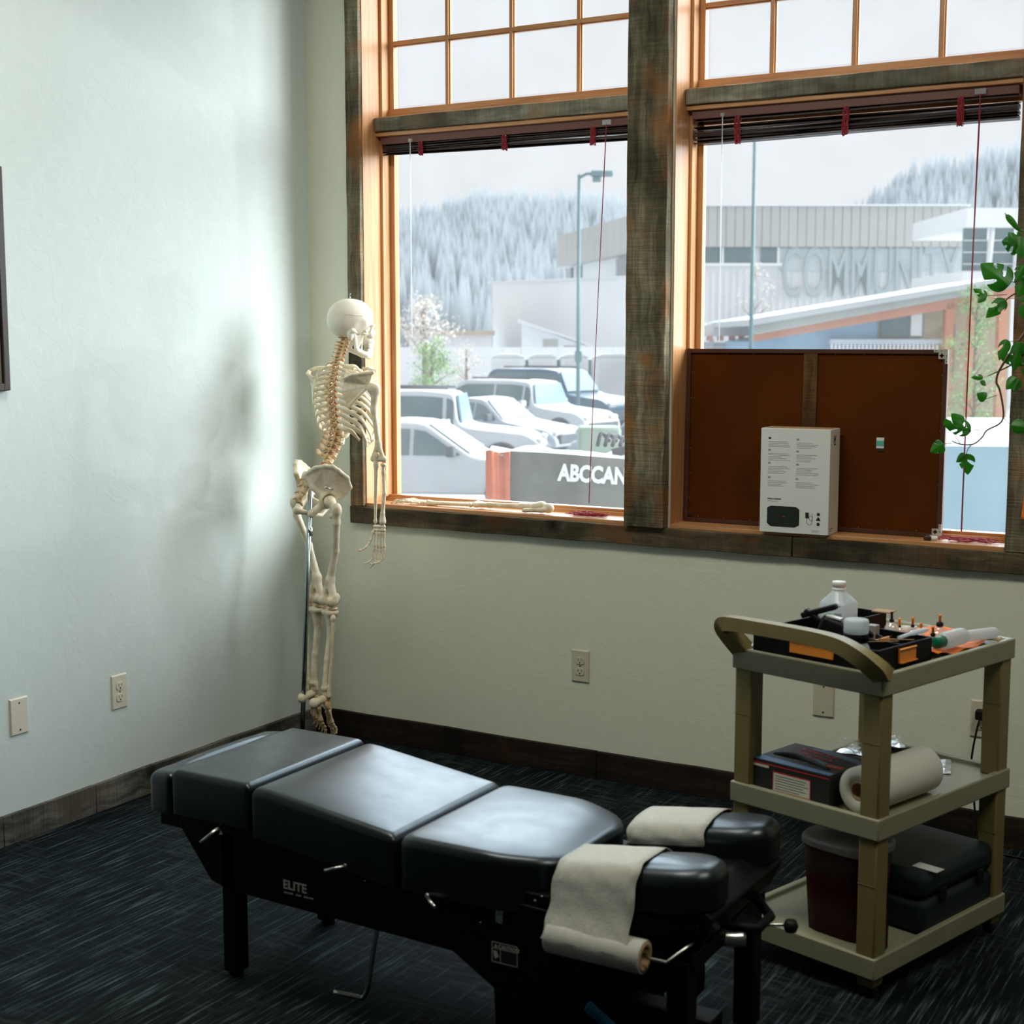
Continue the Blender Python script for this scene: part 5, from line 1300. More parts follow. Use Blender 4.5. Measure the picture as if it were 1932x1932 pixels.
# frosted tubes and green capped bottle
tb = item('squeeze_bottle', .382, .335, ZT1 + .036, .0, 'frosted plastic bottle with a green cap lying on the orange cloth', 'bottle')
tb.rotation_euler = (0, 0, CA)
RY = Matrix.Rotation(-PI / 2, 4, 'X')
MB().lathe([(0, 0), (.019, .002), (.021, .012), (.021, .09), (.018, .10), (.012, .104)], M=RY, n=22).obj('bottle_body', M['jug'], tb)
MB().lathe([(.0125, -.034), (.0145, -.032), (.0150, 0), (.0, .001)], M=RY, n=18).obj('cap', M['green'], tb)
t2 = item('clear_tube', .372, .44, ZT1 + .030, -.25, 'long frosted tube lying on the orange cloth toward the far corner', 'tube')
MB().lathe([(0, 0), (.013, .001), (.0145, .01), (.0145, .115), (.012, .122), (0, .123)], M=RY, n=18).obj('tube', M['jug'], t2)
cd_ = item('card', .385, .555, .7805, .3, 'small cardboard square with a white scrap on the far cart corner', 'card')
MB().box(-.03, .03, -.022, .022, 0, .003).obj('card', M['cardb'], cd_, bevel=.0005, seg=1)
MB().add([(-.02, -.012, .0031), (.016, -.012, .0031), (-.002, .012, .014), (-.016, .012, .0031)], [(0, 1, 2), (0, 2, 3), (1, 3, 2), (0, 3, 1)]).obj('paper_scrap', M['white'], cd_)
cd2 = item('card', .125, .480, ZT1 + .0555, .2, 'small tan card lying across the second tray rim', 'card')
MB().box(-.026, .026, -.020, .020, 0, .003).obj('card', M['cardb'], cd2)
for k, (x, y, a, l, lab) in enumerate(((.335, .12, .7, .10, 'thin wooden stick lying across the tray divider'), (.352, .175, .45, .085, 'thin wooden stick resting on the orange divider'))):
    s_ = item('wooden_stick', x, y, ZT1 + TH - .001, a, lab, 'stick'); MB().tube([(-l / 2, 0, 0), (l / 2, 0, .004)], .0013, 6).obj('stick', M['cardb'], s_)
tw = item('tweezer_handle', .372, .235, ZT1 + TH + .006, 1.1, 'grey plastic handle resting over the tray end', 'tool')
MB().tube(smooth_path([(-.05, 0, -.004), (-.01, 0, .006), (.03, 0, .012)], 4), [.004] * 4 + [.006] * 4 + [.003], 10, flat=1.6).obj('handle', M['jug'], tw)
bxs = item('small_box', .262, .215, ZT1 + .004, .1, 'small grey box standing in the tray beside the jar', 'box')
MB().box(-.012, .012, -.012, .012, 0, .072).obj('box_body', plain('grey_card', (.32, .31, .28), .6), bxs, bevel=.001)

# ---- middle shelf
gb = item('glove_box', .052, .022, ZT2, .02, 'flat black and red glove box on the middle cart shelf', 'box')
GW, GL, GH = .225, .185, .080
MB().box(0, GW, 0, GL, 0, GH).obj('carton', M['ink'], gb, bevel=.0012)
pt = MB(); z = GH + .0004
def band(mb, pts, z0=GH + .0002, z1=GH + .0008): return mb.prism(pts, z0, z1, 'z')
band(MB(), [(0.002, .002), (GW - .002, .002), (GW - .002, .020), (0.002, .034)]).obj('blue_print', M['blue'], gb)
band(MB(), [(0.05, .165), (GW - .002, .130), (GW - .002, .155), (0.10, .182)]).obj('blue_print', M['blue'], gb)
band(MB(), [(0.06, .085), (GW - .06, .060), (GW - .06, .085), (0.06, .11)]).obj('blue_print', M['blue'], gb)
MB().tube([(k, .055 + .018 * math.sin(k * 20), GH + .001) for k in np.linspace(.02, GW - .03, 10)], [.004, .009, .012, .012, .010, .009, .009, .007, .005, .003], 6, flat=1).obj('glove_picture', M['ink'], gb).scale = (1, 1, 1)
for yy in (.110, .142):
    rp_ = MB()
    for k in range(6):
        x_ = .050 + k * .019; y_ = yy - .004 - k * .0023; rp_.box(x_, x_ + .004, y_, y_ + .020, GH + .0004, GH + .0010).box(x_ + .004, x_ + .014, y_ + (.016 if k % 2 else .0), y_ + (.020 if k % 2 else .004), GH + .0004, GH + .0010)
        if k % 3: rp_.box(x_ + .010, x_ + .014, y_ + .004, y_ + .016, GH + .0004, GH + .0010)
    rp_.obj('red_print', M['red'], gb)
MB().box(GW - .055, GW - .01, .060, .080, GH + .0002, GH + .0009).obj('red_print', M['red'], gb)
m = MB().box(.002, GW - .002, -.0008, -.0002, GH - .010, GH - .0075)
m.box(.062, .172, -.0008, -.0002, .008, .011).box(.062, .172, -.0008, -.0002, .055, .058).box(.062, .0645, -.0008, -.0002, .011, .055).box(.1695, .172, -.0008, -.0002, .011, .055)
m.obj('red_border', M['red'], gb)
MB().box(.0645, .1695, -.0007, -.0002, .011, .055).obj('info_panel', M['greyp'], gb)
ptxt([.09, .085, .095, .08, .09, .07], .070, .049, .0065, M['ink'], parent=gb, y=-.0008)
MB().box(.0, .05, -.0008, -.0002, .062, .068).obj('pale_print', M['greyp'], gb)
rt_ = item('paper_towel_roll', .300, .012, ZT2 + .0565, -.02, 'white paper towel roll lying on the middle cart shelf', 'paper towel')
rt_.location = CP(.348, .040, ZT2 + .0565)
MB().lathe([(.0215, 0), (.054, .001), (.056, .004), (.056, .276), (.054, .279), (.0215, .28), (.0215, 0)], M=RY, n=44).obj('paper', M['towel'], rt_)
MB().lathe([(.0195, -.001), (.0213, -.001), (.0213, .281), (.0195, .281), (.0195, -.001)], M=RY, n=30).obj('core', M['cardb'], rt_)
def foilpack(x, y, z, w, l, rz, label):
    o = item('foil_packet', x, y, z, rz, label, 'packet', 'foil packets on the middle shelf'); vs = []; fs = []
    for i in range(7):
        for j in range(7):
            u, v = i / 6, j / 6; e = min(u, 1 - u, v, 1 - v); vs.append(((u - .5) * w, (v - .5) * l, .002 + .007 * min(1, e * 4) + .0015 * math.sin(i * 2.1 + j * 3.3)))
    for i in range(6):
        for j in range(6): fs.append((i * 7 + j, i * 7 + j + 1, i * 7 + j + 8, i * 7 + j + 7))
    q = MB().add(vs, fs, False).obj('packet', M['foil'], o); s = q.modifiers.new('t', 'SOLIDIFY'); s.thickness = .0016
def fpx(px, py, z):
    w_ = hit(px, py, 'z', z) - OC; return w_.dot(CX), w_.dot(CY)
foilpack(*fpx(1615, 1412, ZT2), ZT2 + .001, .12, .15, .3, 'foil packet under the end of the glove box'); foilpack(*fpx(1668, 1408, ZT2), ZT2 + .012, .10, .12, .7, 'upper foil packet lying behind the paper towel roll'); foilpack(*fpx(1757, 1446, ZT2), ZT2 + .001, .10, .13, .5, 'foil packet sticking out right of the paper towel roll')
# ---- bottom shelf
rb_ = item('sharps_container', .262, .135, ZT3, 0, 'dark red container with a frosted lid on the bottom cart shelf', 'container')
loft(MB(), [[(x * .088, y * .60, 0) for x, y, _ in sqring(1, 0)], [(x * .098, y * .070, .20) for x, y, _ in sqring(1, 0)]] if False else [[(x * .085, y * .062, 0) for x, y, _ in sqring(1, 0)], [(x * .098, y * .074, .215) for x, y, _ in sqring(1, 0)]]).obj('bin_body', M['redbin'], rb_)
loft(MB(), [[(x * .101, y * .077, .2155) for x, y, _ in sqring(1, 0)], [(x * .104, y * .080, .221) for x, y, _ in sqring(1, 0)], [(x * .104, y * .080, .234) for x, y, _ in sqring(1, 0)], [(x * .094, y * .070, .244) for x, y, _ in sqring(1, 0)]]).obj('lid', M['lid'], rb_)
cs = item('equipment_case', .165, .225, ZT3, 0, 'black pebbled hard case with a peeling label on the bottom cart shelf', 'case')
CWd, CLn, CHt = .245, .350, .155
cs.location = CP(.172, .228, ZT3)
MB().box(0, CWd, 0, CLn, 0, .085).obj('case_base', M['case'], cs, bevel=.018, seg=3)
MB().box(0, CWd, 0, CLn, .088, CHt).obj('case_lid', M['case'], cs, bevel=.022, seg=3)
lw_ = hit(1752, 1637, 'z', ZT3 + CHt) - Vector(cs.location); lx_, ly_ = lw_.dot(CX), lw_.dot(CY)
MB().box(lx_ - .034, lx_ + .034, ly_ - .020, ly_ + .016, CHt + .0002, CHt + .0012).obj('peeling_label', M['white'], cs)
MB().box(CWd + .0005, CWd + .006, .07, .10, .07, .105).box(CWd + .0005, CWd + .006, .25, .28, .07, .105).obj('latch', M['blackp'], cs, bevel=.001)
bk2 = item('black_pouch', .375, .075, ZT3, 0, 'black bag slumped on the near corner of the bottom cart shelf', 'bag')
cb = item('black_case', .385, .10, ZT3, 0, 'x', 'case'); bpy.data.objects.remove(cb)
loft(MB(), [[(x * .022, y * .045 + .0, z_) for x, y, _ in sqring(1, 0)] for z_ in (0, .03, .08)] + [[(x * .016, y * .036, .105) for x, y, _ in sqring(1, 0)]]).obj('bag_body', M['blackp'], bk2)
# ------------------------------------------------------------------ hanging vine with split leaves in front of the right window
PLY = -.16
def G(px, py, dy=0.0): return hit(px, py, 'y', PLY + dy)
gm, gnt, gb_ = newmat('split_leaf'); gb_.inputs['Roughness'].default_value = .35
r_ = ramp(gnt, [(.3, (.02, .12, .015)), (.7, (.05, .24, .02))]); gnt.links.new(noise(gnt, coords(gnt), 12, 3), r_.inputs[0]); gnt.links.new(r_.outputs[0], gb_.inputs['Base Color'])
tl_ = N(gnt, 'ShaderNodeBsdfTranslucent'); tl_.inputs[0].default_value = (.12, .55, .03, 1); mx_ = N(gnt, 'ShaderNodeMixShader'); mx_.inputs[0].default_value = .35
gnt.links.new(gb_.outputs[0], mx_.inputs[1]); gnt.links.new(tl_.outputs[0], mx_.inputs[2]); gnt.links.new(mx_.outputs[0], gnt.nodes['Material Output'].inputs[0])
M['leaf'] = gm; M['stem'] = plain('vine_stem', (.10, .06, .035), .6); M['stemg'] = plain('green_petiole', (.10, .18, .05), .5)
PT = empty('hanging_vine', tuple(G(1950, 300) + Vector((0, 0, .0))), 0, 'trailing green vine with split leaves hanging before the right window', 'plant')
PO = Vector(PT.location)
def vine(pts, r0, r1, mat='stem'):
    P_ = smooth_path([G(*p) - PO if len(p) == 2 else G(p[0], p[1], p[2]) - PO for p in pts], 5); n = len(P_)
    MB().tube(P_, [r0 + (r1 - r0) * i / (n - 1) for i in range(n)], 7).obj('stem', M[mat], PT)
def leaf(base, tip, wid, splits, dy=0.0, fold=.25, tilt=0.0, seed=0):
    """leaf from base pixel to tip pixel; wid = half width / length; splits: list of (side, position, depth, gap)"""
    a, b = G(*base, dy) - PO, G(*tip, dy + tilt) - PO; ax_ = b - a; L = ax_.length; ax_.normalize()
    nrm = Vector((0, -1, 0)); nrm = (nrm - ax_ * nrm.dot(ax_)).normalized(); sd_ = ax_.cross(nrm)
    NT, NU = 46, 10; m = MB()
    def width(t): return wid * L * (math.sin(PI * min(1, t ** .62)) ** .8) * (1 - .30 * t)
    for s in (1, -1):
        cuts = [c for c in splits if c[0] == s]; vs = []; fs = []
        for i in range(NT + 1):
            for k in range(NU + 1):
                t, q = i / NT, k / NU; u = q * width(t)
                vs.append(a + ax_ * (t * L + .14 * L * q * (1 - t) * t * 2) + sd_ * s * u + nrm * (-fold * u + .05 * L * math.sin(t * PI) - .5 * u * u / L))
        for i in range(NT):
            for k in range(NU):
                t, q = (i + .5) / NT, (k + .5) / NU; keep = True
                for _, pos, dep, gap in cuts:
                    q0 = 1 - dep; c = pos - .10 + .20 * (q - q0)
                    if q > q0 and abs(t - c) < gap * .75 * math.sin(min(1, (q - q0) / dep + .12) * PI * .72) ** .6: keep = False
                if keep: fs.append((i * (NU + 1) + k, i * (NU + 1) + k + 1, (i + 1) * (NU + 1) + k + 1, (i + 1) * (NU + 1) + k))
        m.add(vs, fs, True)
    o = m.obj('leaf', M['leaf'], PT); z = o.modifiers.new('t', 'SOLIDIFY'); z.thickness = .0012; return o
vine([(1960, 590), (1925, 640), (1905, 668), (1885, 700), (1880, 720), (1886, 735), (1892, 765), (1893, 787), (1885, 800), (1862, 812), (1853, 825), (1836, 838), (1812, 838), (1796, 832)], .0040, .0016)
vine([(1960, 640), (1930, 670), (1905, 690), (1880, 702), (1863, 710)], .0035, .0012)
vine([(1960, 520), (1930, 545), (1905, 560), (1890, 575), (1868, 590)], .0032, .0012)
vine([(1960, 440), (1935, 437), (1915, 430), (1903, 415), (1896, 402)], .0045, .0012, 'stemg')
vine([(1834, 838), (1826, 848), (1821, 870), (1818, 920), (1815, 980)], .0012, .0007)
for p in ([(1965, 540), (1920, 533), (1886, 530)], [(1965, 565), (1910, 563), (1875, 563)], [(1900, 556), (1875, 557), (1862, 558)], [(1881, 746), (1868, 750), (1860, 753)], [(1850, 811), (1835, 812)], [(1796, 836), (1785, 837), (1777, 838)], [(1812, 838), (1804, 826), (1800, 820)], [(1893, 788), (1900, 795), (1907, 802)], [(1930, 640), (1910, 644), (1895, 646)]):
    vine(p, .0011, .0009, 'stemg')
LV = [((1903, 540), (1850, 497), .42, [(1, .35, .75, .07), (-1, .45, .8, .09), (1, .65, .5, .06)]),
      ((1893, 533), (1888, 548), .5, []), ((1862, 560), (1836, 545), .30, [(1, .4, .7, .12), (-1, .6, .7, .1)]), ((1858, 557), (1845, 572), .4, []),
      ((1897, 565), (1860, 600), .32, [(1, .45, .8, .14), (-1, .3, .7, .12)]), ((1893, 568), (1885, 590), .35, [(1, .5, .7, .14)]),
      ((1922, 460), (1890, 455), .75, [(1, .35, .8, .10), (-1, .4, .8, .10), (1, .7, .6, .08), (-1, .75, .6, .08)]), ((1925, 445), (1926, 488), .35, [(1, .5, .6, .10)]), ((1918, 462), (1903, 438), .4, []),
      ((1898, 405), (1925, 436), .16, []), ((1932, 500), (1918, 530), .5, [(1, .4, .7, .1), (-1, .6, .6, .1)]), ((1940, 515), (1922, 560), .5, [(1, .5, .7, .1), (-1, .3, .7, .1)]),
      ((1948, 560), (1926, 600), .45, [(1, .4, .8, .1), (-1, .5, .8, .1)]), ((1899, 640), (1885, 680), .30, [(1, .4, .85, .15)]), ((1888, 672), (1935, 690), .22, [(1, .5, .6, .15)]), ((1915, 655), (1945, 668), .4, [(-1, .5, .6, .15)]),
      ((1925, 645), (1912, 700), .3, [(1, .5, .8, .12), (-1, .4, .7, .1)]), ((1935, 690), (1950, 720), .4, []),
      ((1918, 712), (1898, 735), .45, []), ((1922, 716), (1912, 738), .4, []), ((1860, 753), (1843, 742), .55, []), ((1855, 712), (1832, 712), .28, [(1, .5, .6, .15)]), ((1850, 718), (1860, 728), .3, []),
      ((1907, 803), (1945, 808), .42, []),
      ((1832, 812), (1779, 800), .34, [(1, .28, .8, .07), (-1, .3, .8, .08), (-1, .55, .75, .07), (1, .62, .8, .08)]), ((1815, 802), (1795, 780), .45, []), ((1824, 808), (1822, 822), .5, []), ((1790, 806), (1783, 790), .5, []),
      ((1779, 838), (1755, 853), .50, [(1, .4, .6, .05), (-1, .55, .6, .05)]), ((1821, 856), (1826, 896), .42, [(1, .30, .8, .10), (-1, .4, .85, .10), (1, .68, .7, .08)]), ((1822, 858), (1804, 872), .4, [])]
random.seed(21)
for i, (a, b, w_, sp_) in enumerate(LV): leaf(a, b, w_, sp_, dy=random.uniform(-.03, .02), fold=random.uniform(.1, .5), tilt=random.uniform(-.02, .01))
# the pot that hangs above, out of the frame
hp2 = empty('hanging_pot', (2.86, -.30, 2.40), 0, 'pot holding the trailing vine, above and outside the photo', 'pot')
MB().lathe([(.07, 0), (.10, .16), (.108, .16), (.108, .175), (.095, .175), (.09, .14), (0, .14)], n=28).obj('pot', M['white'], hp2)
for k in range(3):
    q = k * 2.09; MB().tube([(.1 * math.cos(q), .1 * math.sin(q), .17), (0, 0, .55)], .0015, 5).obj('hanger_cord', M['towel'], hp2)
MB().tube([(0, 0, .55), (0, 0, .95)], .002, 6).obj('hook', M['chrome'], hp2)
vp_ = [Vector((2.86, -.30, 2.555)), Vector((2.80, -.22, 2.62)), Vector((2.74, -.17, 2.3)), G(1965, 330), G(1962, 480), G(1958, 560), G(1962, 680)]
MB().tube(smooth_path([v - PO for v in vp_], 6), .0035, 7).obj('stem', M['stem'], PT)
# ------------------------------------------------------------------ outside: car park, buildings, forested ridge
GZ = -1.36
def hzc(c, k=.0): return tuple(x * (1 - k) + .80 * k for x in c)
M['asph'] = plain('pale_asphalt', (.50, .51, .52), .9, var=.06, vscale=1.5); M['cwhite'] = plain('white_car_paint', (.58, .60, .63), .4)
M['csilver'] = plain('silver_car_paint', (.42, .46, .52), .3); M['cdark'] = plain('dark_blue_car_paint', (.05, .11, .17), .3)
M['cglass'] = plain('car_glass', (.10, .16, .17), .12, spec=.6); M['tire'] = plain('tyre', (.08, .09, .10), .8); M['rim'] = plain('wheel_rim', (.62, .63, .65), .4, metal=.3)
M['siding'] = plain('grey_metal_siding', (.46, .46, .44), .7); M['pale'] = plain('pale_siding', (.73, .74, .75), .8); M['bwhite'] = plain('white_render', (.82, .83, .84), .8)
M['rust'] = plain('rust_beam', (.62, .27, .16), .8); M['bluew'] = plain('blue_cladding', (.30, .50, .68), .8); M['brownw'] = plain('brown_cladding', (.44, .40, .28), .8)
M['fascia'] = plain('grey_fascia', (.36, .38, .36), .6); M['wing'] = plain('dark_building_glass', (.10, .17, .18), .2); M['text'] = plain('grey_lettering', (.38, .45, .46), .7)
M['treeg'] = plain('light_green_foliage', (.26, .42, .16), .8, var=.5, vscale=3); M['treep'] = plain('blossom_foliage', (.72, .67, .60), .8, var=.2, vscale=3); M['bark'] = plain('bark', (.22, .16, .11), .9)
g_ = MB().box(-70, 90, .6, 160, GZ - .2, GZ).obj('car_park', M['asph']); tag(g_, kind='structure')
def onground(px, D): 
    p = far(px, 638, D); return Vector((p.x, p.y, GZ))
IMR = math.atan2(_rt[1], _rt[0])    # heading of image right
# each car: nose along +x, origin on the ground at its centre
def car(px, D, rz, L, Wd, H, paint, label, kind='sedan', mirror=True, off=(0, 0)):
    p = onground(px, D); root = empty('car', p, rz, label, 'car')
    h0 = .32; hb = H * (.56 if kind != 'sedan' else .60); a = L / 2
    if kind == 'suv': side = [(-a, h0), (-a, hb + .02), (-a + .04, hb + .05), (-a + .30, H - .10), (-a + .55, H - .01), (-.2, H), (.45, H - .06), (a - 1.75, hb + .12), (a - 1.5, hb + .03), (a - .35, hb - .08), (a - .05, hb - .28), (a, h0 + .1), (a - .05, h0)]
    elif kind == 'van': side = [(-a, h0), (-a, H - .15), (-a + .15, H), (.2, H), (.75, H - .05), (a - 1.05, hb + .05), (a - .95, hb), (a - .15, hb - .12), (a, hb - .35), (a, h0)]
    else: side = [(-a, h0), (-a, hb - .05), (-a + .1, hb), (-a + .75, hb + .05), (-a + 1.35, H - .05), (-.35, H), (.15, H - .03), (a - 1.45, hb + .04), (a - 1.2, hb), (a - .25, hb - .14), (a, hb - .35), (a, h0)]
    # lofted shell: full width below the belt, leaning in above it
    def wy(z): return Wd / 2 * (1 if z <= hb else 1 - .22 * (z - hb) / (H - hb)) * (1 if z > .5 else .97)
    side = [tuple(v) for v in rounded(side, .12, 3)]
    n = len(side); vs = [(x, -wy(z), z) for x, z in side] + [(x, wy(z), z) for x, z in side]
    fs = [tuple(range(n)), tuple(range(2 * n - 1, n - 1, -1))] + [(i, (i + 1) % n, (i + 1) % n + n, i + n) for i in range(n)]
    MB().add(vs, fs).obj('car_body', paint, root, bevel=.04, seg=2)
    def roofz(x):
        z = 0
        for i in range(n):
            (x0, z0), (x1, z1) = side[i], side[(i + 1) % n]
            if min(x0, x1) <= x <= max(x0, x1) and abs(x1 - x0) > 1e-6: z = max(z, z0 + (z1 - z0) * (x - x0) / (x1 - x0))
        return z
    xs_ = {'suv': [(-a + .30, -.75), (-.68, .22), (.30, a - 1.85)], 'van': [(-.4, .35), (.42, 1.05)], 'sedan': [(-a + 1.25, -.1), (-.03, a - 1.65)]}[kind]
    for s in (1, -1):
        for x0, x1 in xs_:
            q = [(x0, hb + .06), (x1, hb + .06)]
            for t in (1, .75, .5, .25, 0):
                x = x0 + (x1 - x0) * t; q.append((x, max(hb + .08, roofz(x) - .11)))
            m = MB(); n2 = len(q); v2 = [(x, s * (wy(z) + .012), z) for x, z in q]; v3 = [(x, s * (wy(z) - .02), z) for x, z in q]
            m.add(v2 + v3, [tuple(range(n2)), tuple(range(2 * n2 - 1, n2 - 1, -1))] + [(i, (i + 1) % n2, (i + 1) % n2 + n2, i + n2) for i in range(n2)])
            m.obj('side_window', M['cglass'], root)
        for x in (a - .85, -a + .85):
            R_ = .36 if kind != 'sedan' else .33
            w = MB().lathe([(0, -.11), (R_ * .62, -.11), (R_, -.09), (R_, .09), (R_ * .62, .11), (0, .11)], M=Matrix.Translation((x, s * (Wd / 2 - .09), R_)) @ Matrix.Rotation(PI / 2, 4, 'X'), n=28).obj('wheel', M['tire'], root)
            r = MB()
            for k in range(5):
                q = k * 2 * PI / 5 + .2; c = Vector((x, s * (Wd / 2 + .028), R_))
                r.obox(Matrix.Translation(c + Vector((math.cos(q), 0, math.sin(q))) * R_ * .3) @ Matrix.Rotation(-q, 4, 'Y'), R_ * .55, .02, .075)
            r.lathe([(R_ * .56, -.01), (R_ * .64, 0), (R_ * .56, .01), (R_ * .52, 0), (R_ * .56, -.01)], M=Matrix.Translation((x, s * (Wd / 2 + .028), R_)) @ Matrix.Rotation(PI / 2, 4, 'X'), n=28)
            r.obj('rim', M['rim'], w)
            MB().lathe([(R_ * 1.02, -.012), (R_ * 1.14, -.012), (R_ * 1.14, .012), (R_ * 1.02, .012), (R_ * 1.02, -.012)], M=Matrix.Translation((x, s * (Wd / 2 + .005), R_)) @ Matrix.Rotation(PI / 2, 4, 'X'), n=28).obj('wheel_arch', M['tire'], root)
        if mirror:
            xm = xs_[-1][1] - .12; MB().obox(Matrix.Translation((xm, s * (Wd / 2 + .13), hb + .14)), .14, .24, .18).obj('mirror', M['tire'] if paint is not M['cwhite'] or kind == 'sedan' else paint, root, bevel=.03)
        MB().obox(Matrix.Translation((a - .10, s * (Wd / 2 - .28), hb - .24)) @ Matrix.Rotation(.35 * 1, 4, 'Y'), .12, .36, .14).obj('headlight', M['rim'], root, bevel=.02)
    # windshield
    ws = {'suv': ((.50, H - .09), (a - 1.70, hb + .14)), 'van': ((.80, H - .10), (a - 1.10, hb + .10)), 'sedan': ((.20, H - .06), (a - 1.50, hb + .08))}[kind]
    (x0, z0), (x1, z1) = ws; nx, nz = (z0 - z1), (x1 - x0); l_ = math.hypot(nx, nz); nx, nz = nx / l_ * .03, nz / l_ * .03
    v = [(x0 + nx, -wy(z0) + .10, z0 + nz), (x0 + nx, wy(z0) - .10, z0 + nz), (x1 + nx, wy(z1) - .08, z1 + nz), (x1 + nx, -wy(z1) + .08, z1 + nz)]
    v += [(c[0] - nx * 1.5, c[1], c[2] - nz * 1.5) for c in v]
    MB().add(v, [(0, 1, 2, 3), (7, 6, 5, 4), (0, 4, 5, 1), (1, 5, 6, 2), (2, 6, 7, 3), (3, 7, 4, 0)]).obj('windshield', plain('windshield_' + kind, (.22, .36, .44), .2) if px > 1250 or kind == 'suv' else M['cglass'], root)
    if kind == 'suv':
        for s in (1, -1): MB().tube([(-a + .7, s * .55, H + .05), (.3, s * .55, H + .04)], .03, 6).obj('roof_rail', M['tire'], root)
    MB().obox(Matrix.Translation((a + .0, 0, .52)), .10, Wd * .8, .22).obj('bumper', M['tire'], root, bevel=.03)
    return root
car(1004, 41.0, IMR - .60, 4.7, 1.85, 1.74, M['cwhite'], 'white SUV seen from its front right side in the car park', 'suv')
car(1058, 47.5, IMR - .66, 5.2, 2.0, 1.92, M['cdark'], 'dark blue SUV parked behind the white SUV', 'suv')
car(826, 31.0, IMR - .10, 4.6, 1.9, 1.82, M['cwhite'], 'white boxy off-road car left of the silver car', 'suv')
car(930, 36.0, IMR - .50, 4.4, 1.8, 1.46, M['csilver'], 'silver low car between the two white cars', 'sedan')
car(800, 25.0, IMR - .12, 4.8, 1.9, 1.52, M['cwhite'], 'white sedan nearest the left window, black mirror showing', 'sedan')
car(1262, 29.5, IMR + 2.2, 4.4, 1.8, 1.50, M['csilver'], 'pale car half hidden by the wide window post', 'sedan')
car(1862, 13.2, IMR - PI / 2 - .10, 5.2, 2.05, 2.06, M['cwhite'], 'white van facing the right window, large blue windshield', 'van')
# folded event canopy standing over a table
cn = far(1050, 850, 9.6); ct = empty('canopy_cover', (cn.x, cn.y, GZ), IMR - .12, 'grey and orange canopy cover with white lettering outside the left window', 'canopy cover')
def zz(py, D=9.6): return float(far(1050, py, D).z) - GZ
x_l = -.47; top, bot = zz(852), zz(952); x_o = -.31
def cloth(name, x0, x1, mat, z0, z1, y0=0, dep=.9, amp=.02):
    nx, nz_ = 26, 10; vs = []; fs = []
    for i in range(nx + 1):
        for j in range(nz_ + 1):
            u, v = i / nx, j / nz_; x = x0 + (x1 - x0) * u
            vs.append((x, y0 + amp * math.sin(u * 9 + v * 2) + amp * .6 * math.sin(u * 23 + v * 5), z0 + (z1 - z0) * v - .06 * u * (x1 - x0) * v + amp * .5 * math.sin(u * 8) * v))
    for i in range(nx):
        for j in range(nz_): k = i * (nz_ + 1) + j; fs.append((k, k + 1, k + nz_ + 2, k + nz_ + 1))
    o = MB().add(vs, fs, True).obj(name, mat, ct); s = o.modifiers.new('t', 'SOLIDIFY'); s.thickness = .01; s.offset = 1; return o
M['canvas'] = plain('grey_canvas', (.12, .125, .10), .85, var=.25, vscale=3); M['canvo'] = plain('orange_canvas', (.62, .16, .07), .85, var=.1, vscale=6)
cloth('orange_panel', x_l, x_o, M['canvo'], .0 + .5, top, 0, amp=.012); cloth('grey_panel', x_o + .004, 1.6, M['canvas'], .35, top, 0, amp=.010)
vs = []; fs = []
for i in range(25):
    for j in range(9):
        u, v = i / 24, j / 8; vs.append((x_l + 2.05 * u, .01 + .85 * v, top - .02 - .08 * u + .05 * math.sin(u * 17 + v * 6) * v + .05 * math.sin(v * 5 + u * 3) * v))
for i in range(24):
    for j in range(8): k = i * 9 + j; fs.append((k, k + 1, k + 10, k + 9))
o = MB().add(vs, fs, True).obj('top_cover', plain('pale_tarp', (.45, .48, .48), .5, var=.1), ct); s = o.modifiers.new('t', 'SOLIDIFY'); s.thickness = .01
m = MB()
for k in range(9): m.tube(smooth_path([(.25 + .05 * k, .30, top + .02), (.27 + .05 * k, .38 + .02 * (k % 3), top + .10 - .01 * k), (.32 + .05 * k, .46, top + .04)], 4), .014, 6)
m.obj('black_folds', M['blackp'], ct)
MB().tube(smooth_path([(.35, .28, top - .03), (.7, .30, top + .05), (1.1, .32, top + .04), (1.6, .3, top + .0)], 5), .03, 8).obj('black_folds', M['blackp'], ct)
lt = link('lettering', text_mesh('ABCCANOPY', .148, .004, .0065), M['bwhite'], ct); lt.location = (.015, -.032, zz(905) + .0); lt.rotation_euler = (PI / 2, math.radians(3.0), 0); lt.scale = (.74, 1, 1)
for x, y in ((x_l + .03, .05), (1.5, .05), (x_l + .03, .8), (1.5, .8)): MB().box(x, x + .04, y, y + .04, 0, top - .16).obj('leg', M['rim'], ct)
# green sign box, low
sg = far(1130, 817, 23); so = empty('utility_box', (sg.x, sg.y, GZ), IMR, 'low pale green utility box in the car park', 'box')
MB().box(-.33, .33, -.3, .3, 0, float(far(1130, 804, 23).z) - GZ).obj('cabinet', plain('pale_green_paint', (.30, .38, .30), .7), so, bevel=.05)
MB().box(-.36, .36, -.33, .33, 0, .08).obj('plinth', M['asph'], so)
